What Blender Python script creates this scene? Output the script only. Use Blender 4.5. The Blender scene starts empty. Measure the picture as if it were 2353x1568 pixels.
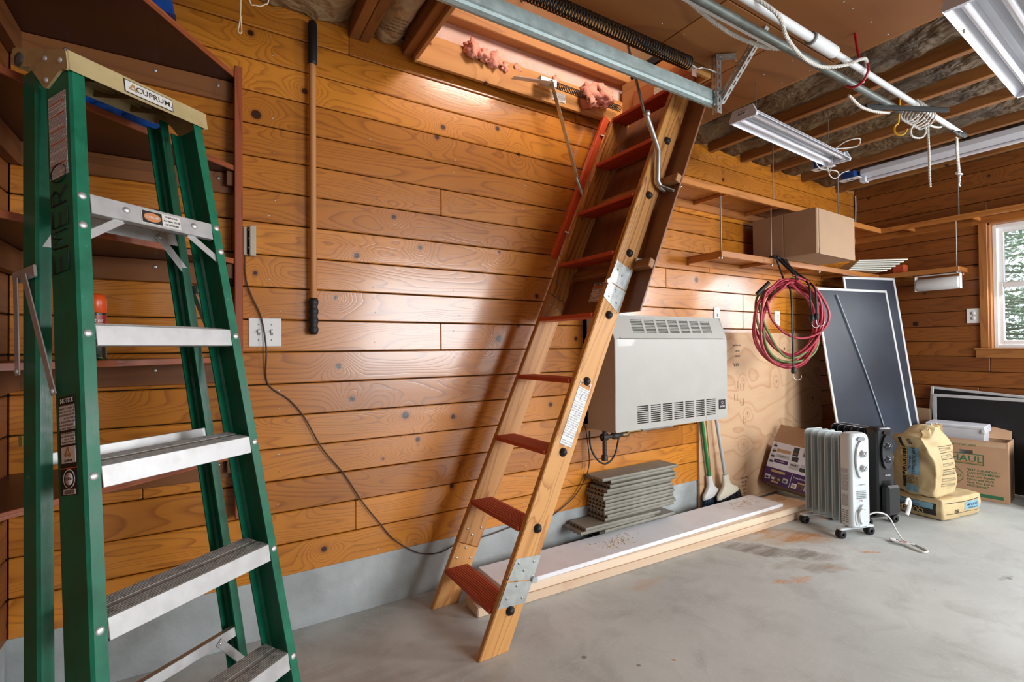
import bpy, bmesh, math, random
from mathutils import Vector, Matrix, noise
from mathutils.bvhtree import BVHTree
PI = math.pi
S = bpy.context.scene
C = S.collection
rnd = random.Random(11)

# ---------------------------------------------------------------- camera, world, lights, exposure
cam_d = bpy.data.cameras.new('camera'); cam = bpy.data.objects.new('camera', cam_d); C.objects.link(cam)
cam_d.sensor_width = 36.0; cam_d.lens = 1131.0 / 2353.0 * 36.0; cam_d.clip_start = 0.02
def cam_basis(yaw, pitch, roll):
    f = Vector((math.sin(yaw)*math.cos(pitch), math.cos(yaw)*math.cos(pitch), math.sin(pitch)))
    r = Vector((math.cos(yaw), -math.sin(yaw), 0)); u = r.cross(f)
    r2 = r*math.cos(roll)+u*math.sin(roll); u2 = -r*math.sin(roll)+u*math.cos(roll)
    return Matrix((r2, u2, -f)).transposed()
cam.matrix_world = Matrix.Translation((0, -2.35, 1.234)) @ cam_basis(math.radians(32.04), math.radians(0.741), math.radians(-0.5257)).to_4x4()
S.camera = cam
w = bpy.data.worlds.new('sky'); S.world = w; w.use_nodes = True
bg = w.node_tree.nodes['Background']; bg.inputs[0].default_value = (0.86, 0.93, 1.0, 1); bg.inputs[1].default_value = 1.7

def area(name, loc, target, sx, sy, power, col):
    d = bpy.data.lights.new(name, 'AREA'); d.shape = 'RECTANGLE'; d.size = sx; d.size_y = sy; d.energy = power; d.color = col
    o = bpy.data.objects.new(name, d); C.objects.link(o); o.location = loc
    o.rotation_euler = (Vector(target)-Vector(loc)).to_track_quat('-Z', 'Y').to_euler(); return o
area('garage_door_daylight', (3.30, -5.58, 1.62), (3.6, -2.4, 0.0), 2.3, 1.75, 245, (0.93, 0.97, 1.0))
area('window_daylight', (5.66, -1.5, 1.73), (4.2, -1.9, 0.5), 0.9, 0.95, 34, (0.93, 0.97, 1.0))
area('second_window_daylight', (5.52, -3.3, 1.7), (2.6, -1.6, 0.3), 0.95, 1.0, 155, (0.93, 0.97, 1.0))
area('attic_lamp', (1.95, -1.45, 3.62), (1.65, -0.10, 2.85), 0.6, 0.5, 50, (1.0, 0.84, 0.72))
area('ladder_fill', (-.50, -2.75, 1.95), (.1, -.9, 1.6), 0.5, 0.6, 3.5, (0.93, 0.97, 1.0))  # added fill for the stepladder's near rails; the left wall has no window
vs = S.view_settings; S.display_settings.display_device = 'sRGB'
vs.view_transform = 'Standard'; vs.look = 'None'; vs.gamma = 1.0; vs.use_curve_mapping = False; vs.exposure = -0.12

# ---------------------------------------------------------------- geometry collector
WM = {}
def fr(o, x, y):                       # frame: origin, x axis, y axis (world), z = x cross y
    x = Vector(x).normalized(); z = x.cross(Vector(y)).normalized(); y = z.cross(x)
    return Matrix.Translation(o) @ Matrix((x, y, z)).transposed().to_4x4()
def ax(o, z, x=(1, 0, 0)):             # frame with z along a direction
    z = Vector(z).normalized(); x = Vector(x); x = (x - z*x.dot(z)).normalized(); y = z.cross(x)
    return Matrix.Translation(o) @ Matrix((x, y, z)).transposed().to_4x4()
class G:
    def __init__(s): s.v = []; s.f = []; s.m = []; s.s = []
    def add(s, vs_, fs, mi=0, sm=False, M=None):
        b = len(s.v)
        s.v += [tuple(M @ Vector(p)) if M else tuple(p) for p in vs_]
        for f in fs: s.f.append([b+i for i in f]); s.m.append(mi); s.s.append(sm)
        return s
    def box(s, a, b, mi=0, ch=0.0, M=None):
        a, b = [min(p, q) for p, q in zip(a, b)], [max(p, q) for p, q in zip(a, b)]
        if ch <= 0:
            v = [(x, y, z) for x in (a[0], b[0]) for y in (a[1], b[1]) for z in (a[2], b[2])]
            return s.add(v, [(0, 1, 3, 2), (4, 6, 7, 5), (0, 4, 5, 1), (2, 3, 7, 6), (0, 2, 6, 4), (1, 5, 7, 3)], mi, False, M)
        ch = min(ch, *[(q-p)*.49 for p, q in zip(a, b)])
        c = [(p+q)/2 for p, q in zip(a, b)]; h = [(q-p)/2 for p, q in zip(a, b)]
        v = []; idx = {}
        for sx in (-1, 1):
            for sy in (-1, 1):
                for sz in (-1, 1):
                    sg = (sx, sy, sz)
                    for k in range(3):
                        idx[sg+(k,)] = len(v)
                        v.append(tuple(c[i]+sg[i]*(h[i]-(0 if i == k else ch)) for i in range(3)))
        fs = []
        for k in range(3):
            i, j = (k+1) % 3, (k+2) % 3
            for sk in (-1, 1):
                q = []
                for si, sj in ((-1, -1), (1, -1), (1, 1), (-1, 1)):
                    g = [0, 0, 0]; g[k] = sk; g[i] = si; g[j] = sj; q.append(idx[tuple(g)+(k,)])
                fs.append(q if sk > 0 else q[::-1])
            for si in (-1, 1):
                for sj in (-1, 1):
                    g0 = [0, 0, 0]; g0[i] = si; g0[j] = sj; g1 = list(g0); g0[k] = -1; g1[k] = 1
                    q = [idx[tuple(g0)+(i,)], idx[tuple(g1)+(i,)], idx[tuple(g1)+(j,)], idx[tuple(g0)+(j,)]]
                    fs.append(q if si*sj < 0 else q[::-1])
        for sx in (-1, 1):
            for sy in (-1, 1):
                for sz in (-1, 1):
                    q = [idx[(sx, sy, sz, k)] for k in range(3)]
                    fs.append(q if sx*sy*sz > 0 else q[::-1])
        return s.add(v, fs, mi, False, M)
    def loft(s, A, B, mi=0, M=None, caps=True, sm=False):
        n = len(A); fs = [(i, (i+1) % n, n+(i+1) % n, n+i) for i in range(n)]
        if caps: fs += [tuple(range(n))[::-1], tuple(range(n, 2*n))]
        return s.add(list(A)+list(B), fs, mi, sm, M)
    def prism(s, poly, k, lo, hi, mi=0, M=None):   # poly in the two axes other than k (cyclic order)
        i, j = (k+1) % 3, (k+2) % 3
        def P(p, t):
            q = [0, 0, 0]; q[k] = t; q[i] = p[0]; q[j] = p[1]; return tuple(q)
        ar = sum(poly[a][0]*poly[(a+1) % len(poly)][1]-poly[(a+1) % len(poly)][0]*poly[a][1] for a in range(len(poly)))
        if ar < 0: poly = poly[::-1]
        return s.loft([P(p, lo) for p in poly], [P(p, hi) for p in poly], mi, M)
    def cyl(s, p0, p1, r, r2=None, seg=14, mi=0, M=None, sm=True, caps=True):
        p0 = Vector(p0); p1 = Vector(p1); d = (p1-p0).normalized(); r2 = r if r2 is None else r2
        x = d.orthogonal().normalized(); y = d.cross(x)
        A = [p0+(x*math.cos(2*PI*i/seg)+y*math.sin(2*PI*i/seg))*r for i in range(seg)]
        B = [p1+(x*math.cos(2*PI*i/seg)+y*math.sin(2*PI*i/seg))*r2 for i in range(seg)]
        s.loft(A, B, mi, M, False, sm)
        if caps: s.add(A, [tuple(range(seg))[::-1]], mi, False, M); s.add(B, [tuple(range(seg))], mi, False, M)
        return s
    def tube(s, pts, r, seg=8, mi=0, closed=False, M=None, flat=1.0):
        pts = [Vector(p) for p in pts]; n = len(pts); V = []; x = None
        for i, p in enumerate(pts):
            a = pts[i-1] if (i or closed) else pts[0]; b = pts[(i+1) % n] if (i < n-1 or closed) else pts[-1]
            t = (b-a).normalized()
            if x is None: x = t.orthogonal().normalized()
            x = (x-t*x.dot(t)); x = x.normalized() if x.length > 1e-6 else t.orthogonal().normalized()
            y = t.cross(x); rr = r[i] if isinstance(r, (list, tuple)) else r
            V += [p+x*rr*math.cos(2*PI*k/seg)+y*rr*flat*math.sin(2*PI*k/seg) for k in range(seg)]
        F = []
        for i in range(n if closed else n-1):
            for k in range(seg):
                a = i*seg+k; b = i*seg+(k+1) % seg; c = ((i+1) % n)*seg+(k+1) % seg; d = ((i+1) % n)*seg+k
                F.append((a, b, c, d))
        s.add(V, F, mi, True, M)
        if not closed:
            s.add(V[:seg], [tuple(range(seg))[::-1]], mi, False, M); s.add(V[-seg:], [tuple(range(seg))], mi, False, M)
        return s
    def lathe(s, prof, o, axis=(0, 0, 1), seg=20, mi=0, M=None, sm=True):
        o = Vector(o); d = Vector(axis).normalized(); x = d.orthogonal().normalized(); y = d.cross(x); V = []
        for r, h in prof: V += [o+d*h+(x*math.cos(2*PI*k/seg)+y*math.sin(2*PI*k/seg))*max(r, 1e-5) for k in range(seg)]
        F = [(i*seg+k, i*seg+(k+1) % seg, (i+1)*seg+(k+1) % seg, (i+1)*seg+k) for i in range(len(prof)-1) for k in range(seg)]
        return s.add(V, F, mi, sm, M)
    def grid(s, nx, ny, fn, mi=0, sm=True, M=None):
        V = [fn(i/nx, j/ny) for j in range(ny+1) for i in range(nx+1)]
        F = [(j*(nx+1)+i, j*(nx+1)+i+1, (j+1)*(nx+1)+i+1, (j+1)*(nx+1)+i) for j in range(ny) for i in range(nx)]
        return s.add(V, F, mi, sm, M)
    def dome(s, c, d, r, h, mi=0, seg=12, M=None):
        pr = [(r*math.cos(a), h*math.sin(a)) for a in (0, .5, 1.0, 1.35, PI/2)]
        return s.lathe(pr, c, d, seg, mi, M)
    def build(s, name, mats, parent=None, L=None, kind=None, label=None, cat=None, group=None):
        L = L or Matrix()
        n = len(s.v); c = Vector([ (max(p[k] for p in s.v)+min(p[k] for p in s.v))/2 for k in range(3)])
        me = bpy.data.meshes.new(name)
        me.from_pydata([(p[0]-c[0], p[1]-c[1], p[2]-c[2]) for p in s.v], [], s.f); me.update()
        mats = mats if isinstance(mats, (list, tuple)) else [mats]
        for m in mats: me.materials.append(m)
        me.polygons.foreach_set('material_index', s.m); me.polygons.foreach_set('use_smooth', s.s)
        o = bpy.data.objects.new(name, me); C.objects.link(o)
        Wm = L @ Matrix.Translation(c)
        if parent:
            o.parent = parent; o.matrix_basis = WM[parent.name].inverted() @ Wm
        else: o.matrix_basis = Wm
        WM[o.name] = Wm
        return props(o, kind, label, cat, group)
def props(o, kind=None, label=None, cat=None, group=None):
    if kind: o['kind'] = kind
    if label: o['label'] = label
    if cat: o['category'] = cat
    if group: o['group'] = group
    return o
def thing(name, label, cat, loc, group=None, M=None, kind=None):
    o = bpy.data.objects.new(name, None); C.objects.link(o); o.empty_display_size = .05
    M = M or Matrix.Translation(loc); o.matrix_basis = M; WM[o.name] = M
    return props(o, kind, label, cat, group)
def text(s_, size, L, mat_, parent, name='lettering', align='CENTER', ex=.0004, sx=1.0, drape=None):
    cu = bpy.data.curves.new('t', 'FONT'); cu.body = s_; cu.size = size; cu.align_x = align; cu.align_y = 'CENTER'
    cu.extrude = 0 if drape else ex; cu.resolution_u = 2
    cu.offset = size*.004
    to = bpy.data.objects.new('t', cu); me = bpy.data.meshes.new_from_object(to)
    g = G(); g.add([(v.co.x*sx, v.co.y, v.co.z) for v in me.vertices], [list(p.vertices) for p in me.polygons])
    bpy.data.objects.remove(to); bpy.data.curves.remove(cu); bpy.data.meshes.remove(me)
    if not g.v: return None
    if drape: drape_g(g, L, *drape); L = Matrix()
    return g.build(name, mat_, parent, L)
def drape_g(g, L, bvh, d, off=.0015):
    out = []; last = None
    for p in g.v:
        q = L @ Vector(p); hit = bvh.ray_cast(q - d*.25, d, .6)
        if hit[0] is not None: h = hit[0]-d*off; last = (h-q)
        else: h = q+(last or Vector((0, 0, 0)))
        out.append(tuple(h))
    g.v = out

# ---------------------------------------------------------------- materials
MATS = {}
def nt(name):
    m = bpy.data.materials.new(name); m.use_nodes = True; t = m.node_tree; b = t.nodes['Principled BSDF']
    return m, t, b
class NB:
    def __init__(s, t): s.t = t
    def n(s, ty, ins={}, **kw):
        x = s.t.nodes.new(ty)
        for k, v in kw.items(): setattr(x, k, v)
        for k, v in ins.items():
            if isinstance(v, bpy.types.NodeSocket): s.t.links.new(v, x.inputs[k])
            else: x.inputs[k].default_value = v
        return x
    def ma(s, op, a, b=0.0, c=0.0, clamp=False):
        x = s.n('ShaderNodeMath', {0: a, 1: b, 2: c}, operation=op); x.use_clamp = clamp; return x.outputs[0]
    def mixc(s, f, a, b, bt='MIX'):
        x = s.n('ShaderNodeMix', {0: f}, data_type='RGBA', blend_type=bt)
        for k, v in ((6, a), (7, b)):
            if isinstance(v, bpy.types.NodeSocket): s.t.links.new(v, x.inputs[k])
            else: x.inputs[k].default_value = (*v, 1) if len(v) == 3 else v
        return x.outputs[2]
    def mr(s, v, a, b, c=0.0, d=1.0, smooth=False):
        x = s.n('ShaderNodeMapRange', {0: v, 1: a, 2: b, 3: c, 4: d}); x.interpolation_type = 'SMOOTHSTEP' if smooth else 'LINEAR'; return x.outputs[0]
    def noise(s, vec, sc, det=2.0, rough=.5, dist=0.0):
        return s.n('ShaderNodeTexNoise', {'Vector': vec, 'Scale': sc, 'Detail': det, 'Roughness': rough, 'Distortion': dist})
def mat(name, col, rough=.5, metal=0.0, coat=0.0, var=.06, vs_=8.0, bump=0.0, bs=60.0, em=None, dirt=None, dsc=5.0, damt=.5):
    if name in MATS: return MATS[name]
    m, t, b = nt(name); N = NB(t); tc = N.n('ShaderNodeTexCoord').outputs['Object']
    n1 = N.noise(tc, vs_, 3.0).outputs[0]
    f = N.mr(n1, .3, .7, 1-var, 1+var)
    c = N.mixc(1.0, col, N.n('ShaderNodeCombineColor', {0: f, 1: f, 2: f}).outputs[0], 'MULTIPLY')
    if dirt:
        d = N.mr(N.noise(tc, dsc, 5.0, .65).outputs[0], .5, .72, 0, damt)
        c = N.mixc(d, c, dirt)
    t.links.new(c, b.inputs['Base Color'])
    b.inputs['Metallic'].default_value = metal; b.inputs['Coat Weight'].default_value = coat
    r = N.mr(n1, .2, .8, rough*.85, min(1, rough*1.15)); t.links.new(r, b.inputs['Roughness'])
    if bump:
        bn = N.n('ShaderNodeBump', {'Height': N.noise(tc, bs, 3.0).outputs[0], 'Strength': bump, 'Distance': .004}); t.links.new(bn.outputs[0], b.inputs['Normal'])
    MATS[name] = m; return m
def wood(name, light, dark, perm='xz', rings=9.0, rough=.33, coat=.35, knots=1.0, var=.22, su=7.0, sl=.9, bump=.25, kn=None, fine=.35, contrast=1.0):
    if name in MATS: return MATS[name]
    m, t, b = nt(name); N = NB(t); tc = N.n('ShaderNodeTexCoord').outputs['Object']
    rn = N.n('ShaderNodeObjectInfo').outputs['Random']
    sp = N.n('ShaderNodeSeparateXYZ', {0: tc}).outputs; ax_ = {'x': sp[0], 'y': sp[1], 'z': sp[2]}
    third = [k for k in 'xyz' if k not in perm][0]
    a, u, v = ax_[perm[0]], ax_[perm[1]], ax_[third]
    a2 = N.ma('MULTIPLY_ADD', rn, 41.7, a); u2 = N.ma('MULTIPLY_ADD', rn, 17.3, u)
    pk = N.n('ShaderNodeCombineXYZ', {0: a2, 1: u2, 2: 0.0}).outputs[0]
    vo = N.n('ShaderNodeTexVoronoi', {'Vector': pk, 'Scale': 2.3}, voronoi_dimensions='2D', feature='F1')
    kr = N.n('ShaderNodeSeparateColor', {0: vo.outputs['Color']}).outputs[0]
    kd = N.ma('MULTIPLY', vo.outputs['Distance'], 1/2.3)
    ksz = N.ma('MULTIPLY', N.ma('POWER', kr, 2.5), .014*knots)          # knot radius in metres
    kd = N.ma('ADD', kd, N.ma('MULTIPLY', N.ma('LESS_THAN', kr, .50), 3.0))
    if kn:
        geo = N.n('ShaderNodeNewGeometry').outputs['Position']; g2 = N.n('ShaderNodeSeparateXYZ', {0: geo}).outputs
        for kx, kz, krad in kn:
            dx = N.ma('SUBTRACT', g2[0], kx); dz = N.ma('SUBTRACT', g2[2], kz)
            dd = N.ma('SQRT', N.ma('ADD', N.ma('MULTIPLY', dx, dx), N.ma('MULTIPLY', dz, dz)))
            dd = N.ma('ADD', dd, .013-krad); kd = N.ma('MINIMUM', kd, dd)
        ksz = N.ma('MAXIMUM', ksz, N.ma('MULTIPLY', N.ma('LESS_THAN', kd, .02), .012))
    infl = N.ma('POWER', N.ma('SUBTRACT', 1.0, N.ma('MULTIPLY', kd, 7.0), clamp=True), 2.0)
    q = N.n('ShaderNodeCombineXYZ', {0: N.ma('MULTIPLY', a2, sl), 1: N.ma('MULTIPLY', u2, su), 2: N.ma('MULTIPLY', v, su)}).outputs[0]
    F = N.noise(q, 1.0, 1.5, .4, .25).outputs[0]
    F = N.ma('ADD', F, N.ma('MULTIPLY', infl, .35))
    w_ = N.ma('FRACT', N.ma('MULTIPLY', F, rings))
    line = N.ma('POWER', w_, 4.0)
    line = N.ma('MULTIPLY', line, N.mr(w_, .9, 1.0, 1.0, 0.0))
    q2 = N.n('ShaderNodeCombineXYZ', {0: N.ma('MULTIPLY', a2, 3.0), 1: N.ma('MULTIPLY', u2, 190.0), 2: N.ma('MULTIPLY', v, 190.0)}).outputs[0]
    fi = N.noise(q2, 1.0, 2.0).outputs[0]
    q3 = N.n('ShaderNodeCombineXYZ', {0: N.ma('MULTIPLY', a2, 1.2), 1: N.ma('MULTIPLY', u2, 9.0), 2: N.ma('MULTIPLY', v, 9.0)}).outputs[0]
    br = N.noise(q3, 1.0, 3.0).outputs[0]
    amt = N.ma('ADD', N.ma('MULTIPLY', line, .85*contrast), N.ma('MULTIPLY', N.ma('SUBTRACT', fi, .5), fine))
    amt = N.ma('ADD', amt, N.ma('MULTIPLY', N.ma('SUBTRACT', br, .5), .7), clamp=True)
    c = N.mixc(amt, light, dark)
    tn = N.mr(rn, 0, 1, 1-var, 1+var*.6)
    c = N.mixc(1.0, c, N.n('ShaderNodeCombineColor', {0: tn, 1: N.ma('POWER', tn, 1.25), 2: N.ma('POWER', tn, 1.5)}).outputs[0], 'MULTIPLY')
    km = N.ma('SUBTRACT', 1.0, N.mr(N.ma('SUBTRACT', kd, ksz), -.003, .004, 0, 1, True))
    halo = N.ma('MULTIPLY', N.ma('SUBTRACT', 1.0, N.mr(N.ma('SUBTRACT', kd, ksz), 0.0, .022, 0, 1, True)), .45)
    c = N.mixc(halo, c, dark); c = N.mixc(km, c, (dark[0]*.14, dark[1]*.10, dark[2]*.10))
    t.links.new(c, b.inputs['Base Color'])
    b.inputs['Coat Weight'].default_value = coat; b.inputs['Coat Roughness'].default_value = rough*.75
    b.inputs['Roughness'].default_value = rough+.12
    if bump:
        h = N.ma('ADD', N.ma('MULTIPLY', amt, -.5), N.ma('MULTIPLY', N.noise(q3, 1.3, 2.0).outputs[0], 1.2))
        bn = N.n('ShaderNodeBump', {'Height': h, 'Strength': bump, 'Distance': .003}); t.links.new(bn.outputs[0], b.inputs['Normal'])
        t.links.new(bn.outputs[0], b.inputs['Coat Normal'])
    MATS[name] = m; return m
def printed(name, paper, ink, fu=60.0, fv=120.0, axes='xy', fill=.5, rough=.5):   # rows of small print on paper
    if name in MATS: return MATS[name]
    m, t, b = nt(name); N = NB(t); sp = N.n('ShaderNodeSeparateXYZ', {0: N.n('ShaderNodeTexCoord').outputs['Object']}).outputs
    d = {'x': sp[0], 'y': sp[1], 'z': sp[2]}; u, v = d[axes[0]], d[axes[1]]
    row = N.ma('FRACT', N.ma('MULTIPLY', v, fv)); ri = N.ma('FLOOR', N.ma('MULTIPLY', v, fv))
    q = N.n('ShaderNodeCombineXYZ', {0: N.ma('MULTIPLY', u, fu*6), 1: N.ma('MULTIPLY', ri, 7.3), 2: 0.0}).outputs[0]
    g = N.ma('GREATER_THAN', N.noise(q, 1.0, 1.0).outputs[0], .6-fill*.3)
    q4 = N.n('ShaderNodeCombineXYZ', {0: N.ma('MULTIPLY', u, 9.0), 1: N.ma('MULTIPLY', ri, 1.7), 2: 0.0}).outputs[0]
    g2 = N.ma('GREATER_THAN', N.noise(q4, 1.0, 0.0).outputs[0], .38)
    k = N.ma('MULTIPLY', N.ma('MULTIPLY', N.ma('GREATER_THAN', row, .45), g), g2)
    t.links.new(N.mixc(k, paper, ink), b.inputs['Base Color']); b.inputs['Roughness'].default_value = rough
    MATS[name] = m; return m
KN = [(.792, 1.88, .012), (.927, 1.744, .011), (1.387, 1.282, .019), (.845, .902, .018), (1.528, 2.338, .009), (1.092, .516, .012), (.908, .777, .012), (.514, 1.471, .008),
      (1.392, 1.764, .008), (.731, .702, .006), (1.735, .894, .013), (.384, 2.393, .013), (3.08, 1.72, .02), (3.46, 1.70, .012), (.185, 1.56, .009), (.19, 2.24, .02), (-.20, 1.72, .017)]
WL, WD = (.58, .205, .018), (.27, .070, .005)
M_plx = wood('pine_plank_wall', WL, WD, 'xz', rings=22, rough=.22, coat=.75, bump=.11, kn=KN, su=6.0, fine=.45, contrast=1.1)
M_ply_ = wood('shaded_pine_plank_end', (.24, .072, .009), (.11, .026, .003), 'yz', rings=14, rough=.4, coat=.12, knots=1.5, fine=.45)  # same pine as the back wall, darkened to stand for its weak light
M_joist = wood('joist_wood', (.30, .115, .022), (.15, .047, .008), 'yz', rings=6, rough=.6, coat=0, var=.18, knots=.8)
M_joistx = wood('joist_wood_x', (.46, .20, .06), (.26, .09, .025), 'xz', rings=6, rough=.6, coat=0, var=.18, knots=.8)
M_shx = wood('shelf_wood_x', (.46, .17, .035), (.22, .065, .012), 'xy', rings=5, rough=.3, coat=.45, knots=.5)
M_shy = wood('shelf_wood_y', (.46, .17, .035), (.22, .065, .012), 'yx', rings=5, rough=.3, coat=.45, knots=.5)
M_redply = wood('shaded_red_stained_plywood', (.060, .013, .006), (.035, .008, .004), 'yx', rings=4, rough=.35, coat=.3, knots=0, su=3.0)  # red stain with the corner's shade worked into the colour
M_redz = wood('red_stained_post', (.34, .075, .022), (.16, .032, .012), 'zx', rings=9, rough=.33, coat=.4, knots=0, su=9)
M_trim = wood('fir_trim', (.44, .17, .04), (.24, .075, .016), 'zy', rings=7, rough=.4, coat=.2, knots=.3)
M_dark = mat('gap_black', (.012, .008, .006), .9)
M_conc_w = mat('concrete_stem', (.40, .43, .43), .75, var=.16, vs_=5, bump=.5, bs=35, dirt=(.25, .26, .24), dsc=3.5, damt=.6)
M_white = mat('white_plastic', (.78, .77, .75), .4, var=.03)
M_steel = mat('galvanised_steel', (.55, .58, .58), .36, metal=.9, var=.14, vs_=25, dirt=(.75, .76, .74), dsc=18, damt=.35)
M_screw = mat('screw_zinc', (.5, .5, .5), .4, metal=.9)
M_black = mat('black_rubber', (.010, .010, .011), .55)
M_blackm = mat('black_metal', (.02, .019, .019), .38, metal=.3)

# floor: trowelled concrete with stains
def floor_mat():
    m, t, b = nt('concrete_floor'); N = NB(t); P = N.n('ShaderNodeNewGeometry').outputs['Position']
    n1 = N.noise(P, .9, 5, .6).outputs[0]; n2 = N.noise(P, 4.5, 6, .62, .6).outputs[0]; n3 = N.noise(P, 60, 3).outputs[0]
    c = N.mixc(N.mr(n1, .35, .65), (.43, .445, .425), (.56, .575, .55))
    c = N.mixc(N.mr(n2, .48, .70, 0, .55), c, (.335, .335, .31))
    c = N.mixc(N.mr(n3, .55, .75, 0, .25), c, (.70, .69, .66))
    sp = N.n('ShaderNodeSeparateXYZ', {0: P}).outputs
    wob = N.n('ShaderNodeSeparateColor', {0: N.noise(P, 7.0, 4, .6).outputs[1]}).outputs
    X = N.ma('ADD', sp[0], N.ma('MULTIPLY', N.ma('SUBTRACT', wob[0], .5), .30)); Y = N.ma('ADD', sp[1], N.ma('MULTIPLY', N.ma('SUBTRACT', wob[1], .5), .14))
    def blot(cx, cy, rx, ry, rot=0.0):
        dx = N.ma('SUBTRACT', X, cx); dy = N.ma('SUBTRACT', Y, cy); ca, sa = math.cos(rot), math.sin(rot)
        a = N.ma('ADD', N.ma('MULTIPLY', dx, ca/rx), N.ma('MULTIPLY', dy, sa/rx)); e = N.ma('ADD', N.ma('MULTIPLY', dx, -sa/ry), N.ma('MULTIPLY', dy, ca/ry))
        return N.mr(N.ma('ADD', N.ma('MULTIPLY', a, a), N.ma('MULTIPLY', e, e)), .25, 1.0, 1.0, 0.0, True)
    streak = N.mr(N.noise(N.n('ShaderNodeMapping', {0: P, 2: (0, 0, -.75), 3: (3, 22, 1)}).outputs[0], 1.0, 4, .65).outputs[0], .42, .6)
    for cx, cy, rx, ry, ro, col, am in ((3.22, -.58, .27, .11, -.9, (.50, .225, .06), .9), (3.0, -.52, .25, .09, -.6, (.50, .30, .14), .5), (2.88, -.66, .40, .09, -.9, (.20, .175, .15), .85),
                                        (2.87, -.90, .26, .09, -.6, (.30, .25, .2), .7), (2.62, -.93, .12, .03, -.6, (.56, .28, .12), .8), (3.35, -.98, .07, .025, -.9, (.5, .25, .12), .9), (2.95, -.98, .08, .03, -.4, (.4, .22, .14), .8),
                                        (1.95, -.52, .18, .05, 0, (.5, .33, .22), .5), (3.55, -1.5, .05, .02, 0, (.12, .12, .1), .8), (.6, -.75, .5, .35, 0, (.36, .31, .27), .5), (.2, -.5, .5, .35, 0, (.36, .30, .25), .5)):
        c = N.mixc(N.ma('MULTIPLY', N.ma('MULTIPLY', blot(cx, cy, rx, ry, ro), N.ma('ADD', N.ma('MULTIPLY', streak, .6), .4)), am), c, col)
    # pits and specks, scratch lines
    vo = N.n('ShaderNodeTexVoronoi', {'Vector': P, 'Scale': 7.0}, feature='F1'); vr = N.n('ShaderNodeSeparateColor', {0: vo.outputs['Color']}).outputs
    spk = N.ma('LESS_THAN', vo.outputs['Distance'], N.ma('MULTIPLY', N.ma('POWER', vr[0], 4.0), .09))
    c = N.mixc(N.ma('MULTIPLY', spk, .75), c, N.mixc(N.ma('GREATER_THAN', vr[1], .6), (.16, .15, .13), (.45, .22, .12)))
    wv = N.noise(N.n('ShaderNodeMapping', {0: P, 2: (0, 0, .5), 3: (1.2, 4, 1)}).outputs[0], 1.3, 2, .5, 1.5).outputs[0]
    ln = N.ma('LESS_THAN', N.ma('ABSOLUTE', N.ma('SUBTRACT', wv, .5)), .0035)
    c = N.mixc(N.ma('MULTIPLY', N.ma('MULTIPLY', ln, N.mr(n2, .52, .62)), .22), c, (.72, .71, .69))
    t.links.new(c, b.inputs['Base Color'])
    t.links.new(N.mr(n2, .3, .7, .42, .62), b.inputs['Roughness']); b.inputs['Specular IOR Level'].default_value = .35
    bn = N.n('ShaderNodeBump', {'Height': N.ma('ADD', n2, N.ma('MULTIPLY', n3, .2)), 'Strength': .25, 'Distance': .006}); t.links.new(bn.outputs[0], b.inputs['Normal'])
    return m
G().box((-3.0, -6.2, -.12), (6.1, .25, 0)).build('floor', floor_mat(), kind='structure', label='grey trowelled concrete garage floor with orange and dark stains')

XL, XR, YF, PZ, P0 = -.57, 5.55, -5.6, .1395, .247
# ---- back wall
wb = G().box((XL-.15, .022, 0), (XR+.3, .16, 3.1)).build('wall_back', M_dark, kind='structure', label='back wall of varnished knotty pine planks above a concrete footing')
G().box((XL-.1, .006, 0), (XR+.15, .03, P0+.004), ch=.002).build('concrete_footing', M_conc_w, wb)
joints = {12: [1.043, 3.9], 7: [1.037, 4.4], 1: [.60, 3.1], 17: [.58, 1.95, 3.6], 16: [2.6], 9: [3.65], 8: [1.972, 3.647], 11: [3.235, -.1], 14: [2.9], 4: [2.5], 2: [2.9], 5: [4.0], 15: [-.1, 3.3], 3: [-.2], 10: [.1, 2.75]}
scr = G()
for k in range(18):
    z0 = P0+PZ*k; z1 = min(z0+PZ, 2.745); xs = [XL]+sorted(joints.get(k, []))+[XR]
    for a, b_ in zip(xs[:-1], xs[1:]):
        j = rnd.uniform(0, .0015)
        G().box((a+.0008, -j, z0+.0022), (b_-.0008, .0215, z1-.0022), ch=.0035).build('plank', M_plx, wb)
    x = .25+.02*rnd.random()
    while x < XR:
        for dz in (.035, .105):
            if rnd.random() < .45: continue
            scr.dome((x+rnd.uniform(-.02, .02), -.0008, z0+dz+rnd.uniform(-.01, .01)), (0, -1, 0), .0032, .0012, seg=6)
        x += .432
scr.build('nail_heads', M_screw, wb, kind='stuff')
G().box((XL, .002, 2.7455), (XR, .03, 2.97)).build('top_plate', M_joistx, wb)
# ---- left wall, front wall (behind the camera)
wl = G().box((XL-.16, YF-.1, 0), (XL-.022, .16, 3.1)).build('wall_left', M_dark, kind='structure', label='left wall of shaded pine planks behind the corner shelves')
G().box((XL-.03, YF, 0), (XL-.006, .0, P0+.004)).build('concrete_footing', M_conc_w, wl)
for k in range(18):
    z0 = P0+PZ*k; z1 = min(z0+PZ, 2.745)
    for a, b_ in ((-.001, -1.6-.3*(k % 3)), (-1.6-.3*(k % 3), YF)):
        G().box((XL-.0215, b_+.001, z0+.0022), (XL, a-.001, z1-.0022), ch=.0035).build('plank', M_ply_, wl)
wf = G().box((XL-.1, YF-.14, 2.45), (XR+.2, YF, 3.1)).box((XL-.1, YF-.14, 0), (1.35, YF, 2.45)).box((4.45, YF-.14, 0), (XR+.2, YF, 2.45)).build('wall_front', mat('pine_front_wall', (.16, .055, .012), .5), kind='structure', label='front wall around the open garage doorway')
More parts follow.
